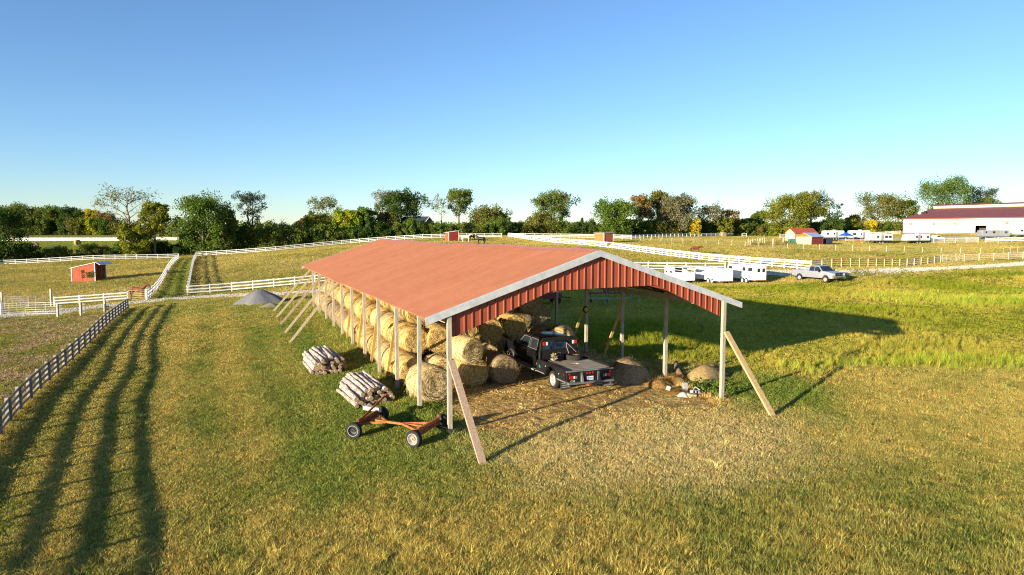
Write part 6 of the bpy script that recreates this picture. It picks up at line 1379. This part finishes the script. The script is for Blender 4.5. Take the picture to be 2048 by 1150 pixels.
for x in (-1.6, 1.7):
    for y in (-.85, .85): wheel(wt, (x, y, .36), .72, .22, rim_g, out=1 if y > 0 else -1, tilt=(0, 0, math.pi/2))
rb = g(1718, 486); rc_ = thing('red_barrel', 'small red barrel on the grass before the campers', 'barrel', (rb[0], rb[1], z1(*rb))); MB().lathe([(0, .28), (.05, .30), (.45, .32), (.85, .30), (.9, .28)], 'z', n=16).build('drum', M('barrel_red', (.6,.08,.04), .6), rc_, smooth='auto')
yb = g(1724, 487.5); yc_ = thing('yellow_bucket', 'tiny yellow bucket right of the red barrel', 'bucket', (yb[0], yb[1], z1(*yb))); MB().lathe([(0, .18), (.5, .24), (.5, .21), (.05, .15)], 'z', n=14).build('pail', M('bucket_yellow', (.65,.42,.03), .6), yc_, smooth='auto')

# ------------------------------------------------------------------ horses
def horse(label, p, yaw, coat, mane, head='up', sc=1.0, group=None):
    t = thing('horse', label, 'horse', (p[0], p[1], z1(*p)), yaw, group); t.scale = (sc,)*3
    nk = {'up': [(.84,0,1.52), (1.04,0,1.78), (1.20,0,1.80), (1.42,0,1.58), (1.50,0,1.50)], 'level': [(.92,0,1.36), (1.18,0,1.50), (1.32,0,1.48), (1.52,0,1.26), (1.58,0,1.18)], 'down': [(.92,0,1.08), (1.16,0,.72), (1.22,0,.52), (1.34,0,.22), (1.38,0,.14)]}[head]
    mb = MB(); mb.tube([(-.92,0,1.22), (-.84,0,1.24), (-.62,0,1.24), (-.25,0,1.18), (.15,0,1.16), (.48,0,1.20), (.68,0,1.26)], [.10,.23,.31,.32,.33,.30,.20], 14)
    mb.tube([(.42,0,1.26)]+nk[:3], [.27,.20,.145,.125], 12); mb.tube(nk[1:], [.12,.135,.095,.075], 12)
    for s_ in (-1, 1):
        mb.tube([(.50,s_*.15,1.20), (.54,s_*.16,.92), (.55,s_*.15,.62), (.54,s_*.15,.20), (.58,s_*.15,.08), (.60,s_*.15,.0)], [.15,.115,.075,.052,.062,.075], 10)
        mb.tube([(-.66,s_*.15,1.22), (-.60,s_*.18,.92), (-.62,s_*.17,.78), (-.78,s_*.16,.54), (-.74,s_*.16,.20), (-.70,s_*.16,.08), (-.68,s_*.16,0)], [.22,.17,.12,.078,.054,.062,.075], 10)
    o = mb.build('body', coat, t, smooth=True); m = o.modifiers.new('skin', 'REMESH'); m.mode = 'VOXEL'; m.voxel_size = .035; m.use_smooth_shade = True
    sm = o.modifiers.new('soft', 'SMOOTH'); sm.factor = .5; sm.iterations = 4
    poll = Vector(nk[1]); wth = Vector((.52, 0, 1.56))
    MB().add([poll+Vector((.05,0,.12)), wth, wth+Vector((.02,.06,-.14)), poll+Vector((-.06,.07,-.10)), wth+Vector((.02,-.06,-.14)), poll+Vector((-.06,-.07,-.10))], [(0,1,2,3), (0,5,4,1)]).build('mane', mane, t)
    MB().tube([(-.70,0,1.36), (-.88,0,1.30), (-.97,0,1.10), (-.99,0,.80), (-.96,0,.50)], [.05,.06,.08,.08,.03], 7).build('tail', mane, t, smooth='auto')
    for s_ in (-1, 1): MB().tube([poll+Vector((.06, s_*.06, .08)), poll+Vector((.07, s_*.08, .24))], [.035, .008], 5).build('ear', coat, t)
    return t
bay = M('bay_coat', (.22,.07,.025), .6, (.16,.05,.02), scale=3); blk_c = M('black_coat', (.012,.011,.011), .5); wht_c = M('white_coat', (.72,.68,.60), .7); dkm = M('dark_hair', (.02,.015,.012), .7)
horse('brown horse standing behind the small gate with its head raised', gd(271,86.5), .05, bay, dkm, 'up')
horse('white horse walking beside the red shed on the brow', g(932,484.5), .15, wht_c, wht_c, 'up')
horse('reddish brown horse grazing just right of the white horse', g(944,480.5), 2.6, bay, dkm, 'down')
horse('black horse standing on the brow right above the barn roof', g(962,488.5), 2.75, blk_c, dkm, 'up')
horse('brown horse standing in the pasture beyond the slanting white fence', g(1391,508), .12, bay, dkm, 'level')

# ------------------------------------------------------------------ odds and ends
mound('gravel_pile', 0, 0, 2.5, 2.0, 1.35, M('gravel_grey', (.25,.24,.235), 1, (.15,.15,.155), scale=14, bump=1, bscale=40, spec=0), 'pointed heap of grey gravel at the edge of the drive', 'gravel pile', 21, 0, g(520,606), px=1.5, n=48, m=20, stems=0)
mound('sand_pile', 0, 0, 1.1, .8, .38, M('tan_sand', (.32,.27,.19), 1, (.22,.19,.12), scale=12, bump=.8, spec=0), 'small tan heap in front of the grey gravel', 'sand pile', 22, 0, g(541,613.5), px=1.1, n=30, m=12, stems=0)
for px, d, l in ((154,224,'golden round bale out in the green hay meadow, right one'), (69,212,'brown round bale seen end on in the green hay meadow')):
    p = gd(px, d); tag(link('hay_bale', BALES[0 if px > 100 else 2][0], None, (p[0], p[1], z1(*p)+.85), (0, 0, .9 if px > 100 else .35), (1.8, 1.5, 1.8)), l, 'hay bale')
p = gd(328, 330); tag(link('hay_bale', BALES[0][1], None, (p[0], p[1], z1(*p)+.85), (0, 0, .4), (1.9, 1.6, 1.9)), 'tiny golden bale far off in a gap above the lane', 'hay bale')
p = gd(1446, 240); tag(link('hay_bale', BALES[1][1], None, (p[0], p[1], z1(*p)+.75), (0, 0, .4), (1.9, 1.6, 1.7)), 'pale yellow bale at the tree line left of the utility pole', 'hay bale')
# machinery in the shade beyond the barn
mred = M('machine_red', (.30,.03,.03), .55, (.18,.03,.03), scale=4, spec=.4); pblue = M('pale_blue_panel', (.30,.50,.66), .4, spec=.5)
q = g(1092, 607); fw = thing('forage_wagon', 'dark red farm wagon with a slanted pale blue panel in the barn shade', 'wagon', (q[0], q[1], z1(*q)), .25)
MB().box((0, 0, .75), (2.6, 1.5, .55)).build('body', mred, fw, bevel=.03); MB().prism([(-1.3, 1.05), (-1.1, 1.55), (.2, 1.45), (1.2, 1.05)], -.7, .7, 'y').build('panel', pblue, fw, bevel=.02)
for x in (-.9, .9):
    for y in (-.7, .7): wheel(fw, (x, y, .32), .64, .2, rim_k, out=1 if y > 0 else -1, tilt=(0, 0, math.pi/2))
MB().beam((1.3, 0, .6), (2.4, 0, .5), .09, .09).build('drawbar', blackm, fw); MB().beam((-.6, -.72, 1.05), (-.3, -.72, 1.5), .06, .06).build('strut', blackm, fw)
q = g(1212, 606); td = thing('hay_tedder', 'red hay tedder with spider arms standing in the barn shade', 'tedder', (q[0], q[1], z1(*q)), .1)
MB().beam((-1.8, 0, .95), (2.0, 0, .95), .14, .14).build('main_beam', mred, td); MB().beam((0, 0, .95), (0, 1.9, .8), .10, .10).build('drawbar', mred, td); MB().box((0, .1, 1.25), (.5, .5, .45)).build('gearbox', mred, td, bevel=.05)
for x in (-1.5, 0, 1.6):
    MB().tube([(x, 0, .95), (x, -.1, .4)], .05, 8).build('rotor_shaft', mred, td)
    mb = MB()
    for k in range(6): a = k*math.pi/3+x; e = (x+.75*math.cos(a), -.1+.75*math.sin(a), .42); mb.tube([(x, -.1, .5), e], .02, 5); mb.tube([e, (e[0]+.05, e[1], .05)], .012, 4)
    mb.build('tine_rotor', galv, td); wheel(td, (x, -.25, .20), .40, .14, rim_g, out=-1, tilt=(0, 0, 0))
for i, (px, py) in enumerate(((1196,606),(1213,611),(1262,604),(1279,609),(1300,602))):
    p = g(px, py); t = thing('steel_post', ('leftmost','second','third','fourth','last')[i]+' of the blue grey steel posts standing in the barn shade', 'post', (p[0], p[1], z1(*p)))
    MB().box((0, 0, .75), (.06, .012, 1.6)).box((0, .02, .75), (.012, .04, 1.598)).build('tee_bar', M('post_blue', (.22,.32,.40), .5, spec=.4), t); MB().box((0, 0, 1.5), (.075, .05, .10)).build('cap', galv, t)
hx, hy = B(BW-.12, 3*BS-.15); hr_ = thing('hose_reel', 'round yellow and black reel hung on a barn post', 'reel', (hx, hy, gz(BW, 12)+2.55), BTH)
MB().lathe([(-.06, .17), (.0, .20), (.06, .17)], 'y', n=20).build('drum', blackm, hr_, smooth='auto'); MB().lathe([(-.075, .02), (-.075, .09), (-.07, .13)], 'y', n=16).build('face', M('reel_yellow', (.6,.45,.05), .6), hr_)
for px, py, l in ((633,621.5,'scrap of white plastic in the grass by the far shores'),):
    p = g(px, py); mound('plastic_scrap', 0, 0, .28, .16, .12, MATS['white_sack'], l, 'scrap', 33, .3, p, n=14, m=6, stems=0)
# weeds beside the lane fence and the front posts
def weeds(name, label, spots, leaf, size, ls, seed, K=40):
    C = []
    for x, y, h in spots: C += [(x, y, z1(x, y)+h*k) for k in (.25, .6, .9)]
    v_, f_ = leafquads(np.array(C), np.full(len(C), size), K//3, ls, np.random.default_rng(seed)); return tag(link(name, npmesh(name, v_, f_, LEAF[leaf])), label, 'weeds', kind='stuff')
ln = resample([g(381,585), g(386,560), g(394,520)], 2.2); weeds('weeds', 'rusty brush growing along the right lane fence', [(x+R.uniform(.3, 1.2), y, R.uniform(.5, 1.1)) for x, y in ln], 'rust', .55, .16, 5)
ln = resample([g(300,597), g(330,562), g(356,525)], 3.0); weeds('weeds', 'scattered brown weeds along the left lane fence', [(x+R.uniform(.1, .6), y, R.uniform(.3, .8)) for x, y in ln if R.random() < .7], 'rust', .4, .14, 6)
weeds('weeds', 'broad leaved green weeds round the front right posts', [(B(u, v)[0], B(u, v)[1], R.uniform(.08, .22)) for u, v in [(13.0+R.uniform(-1, 1.6), 1.6+R.uniform(-1.3, 1.2)) for _ in range(34)]], 'green', .17, .075, 7, 54)
weeds('weeds', 'green weeds round the nearer log pile and bale', [(B(u, v)[0], B(u, v)[1], R.uniform(.05, .16)) for u, v in [(R.uniform(-2.6, -.2), R.uniform(4.3, 5.2)) for _ in range(16)]+[(R.uniform(.0, 1.9), R.uniform(3.6, 4.4)) for _ in range(16)]], 'green', .15, .06, 8, 45)
weeds('weeds', 'dry weeds against the small sheds and pen posts', [(*(g(px, py)), R.uniform(.4, 1.1)) for px, py in [(1570+R.uniform(-6, 22), 489.5+R.uniform(-1, 1)) for _ in range(10)]+[(R.uniform(1500, 1560), 491+R.uniform(-1.5, 1)) for _ in range(22)]], 'rust', .5, .2, 9)
weeds('weeds', 'tall dark weeds on the bank beyond the pickup', [(*(g(px, py)), R.uniform(.4, 1.0)) for px, py in [(R.uniform(1690, 2040), R.uniform(549, 560)) for _ in range(60)]], 'yellowgreen', .55, .13, 10, 60)
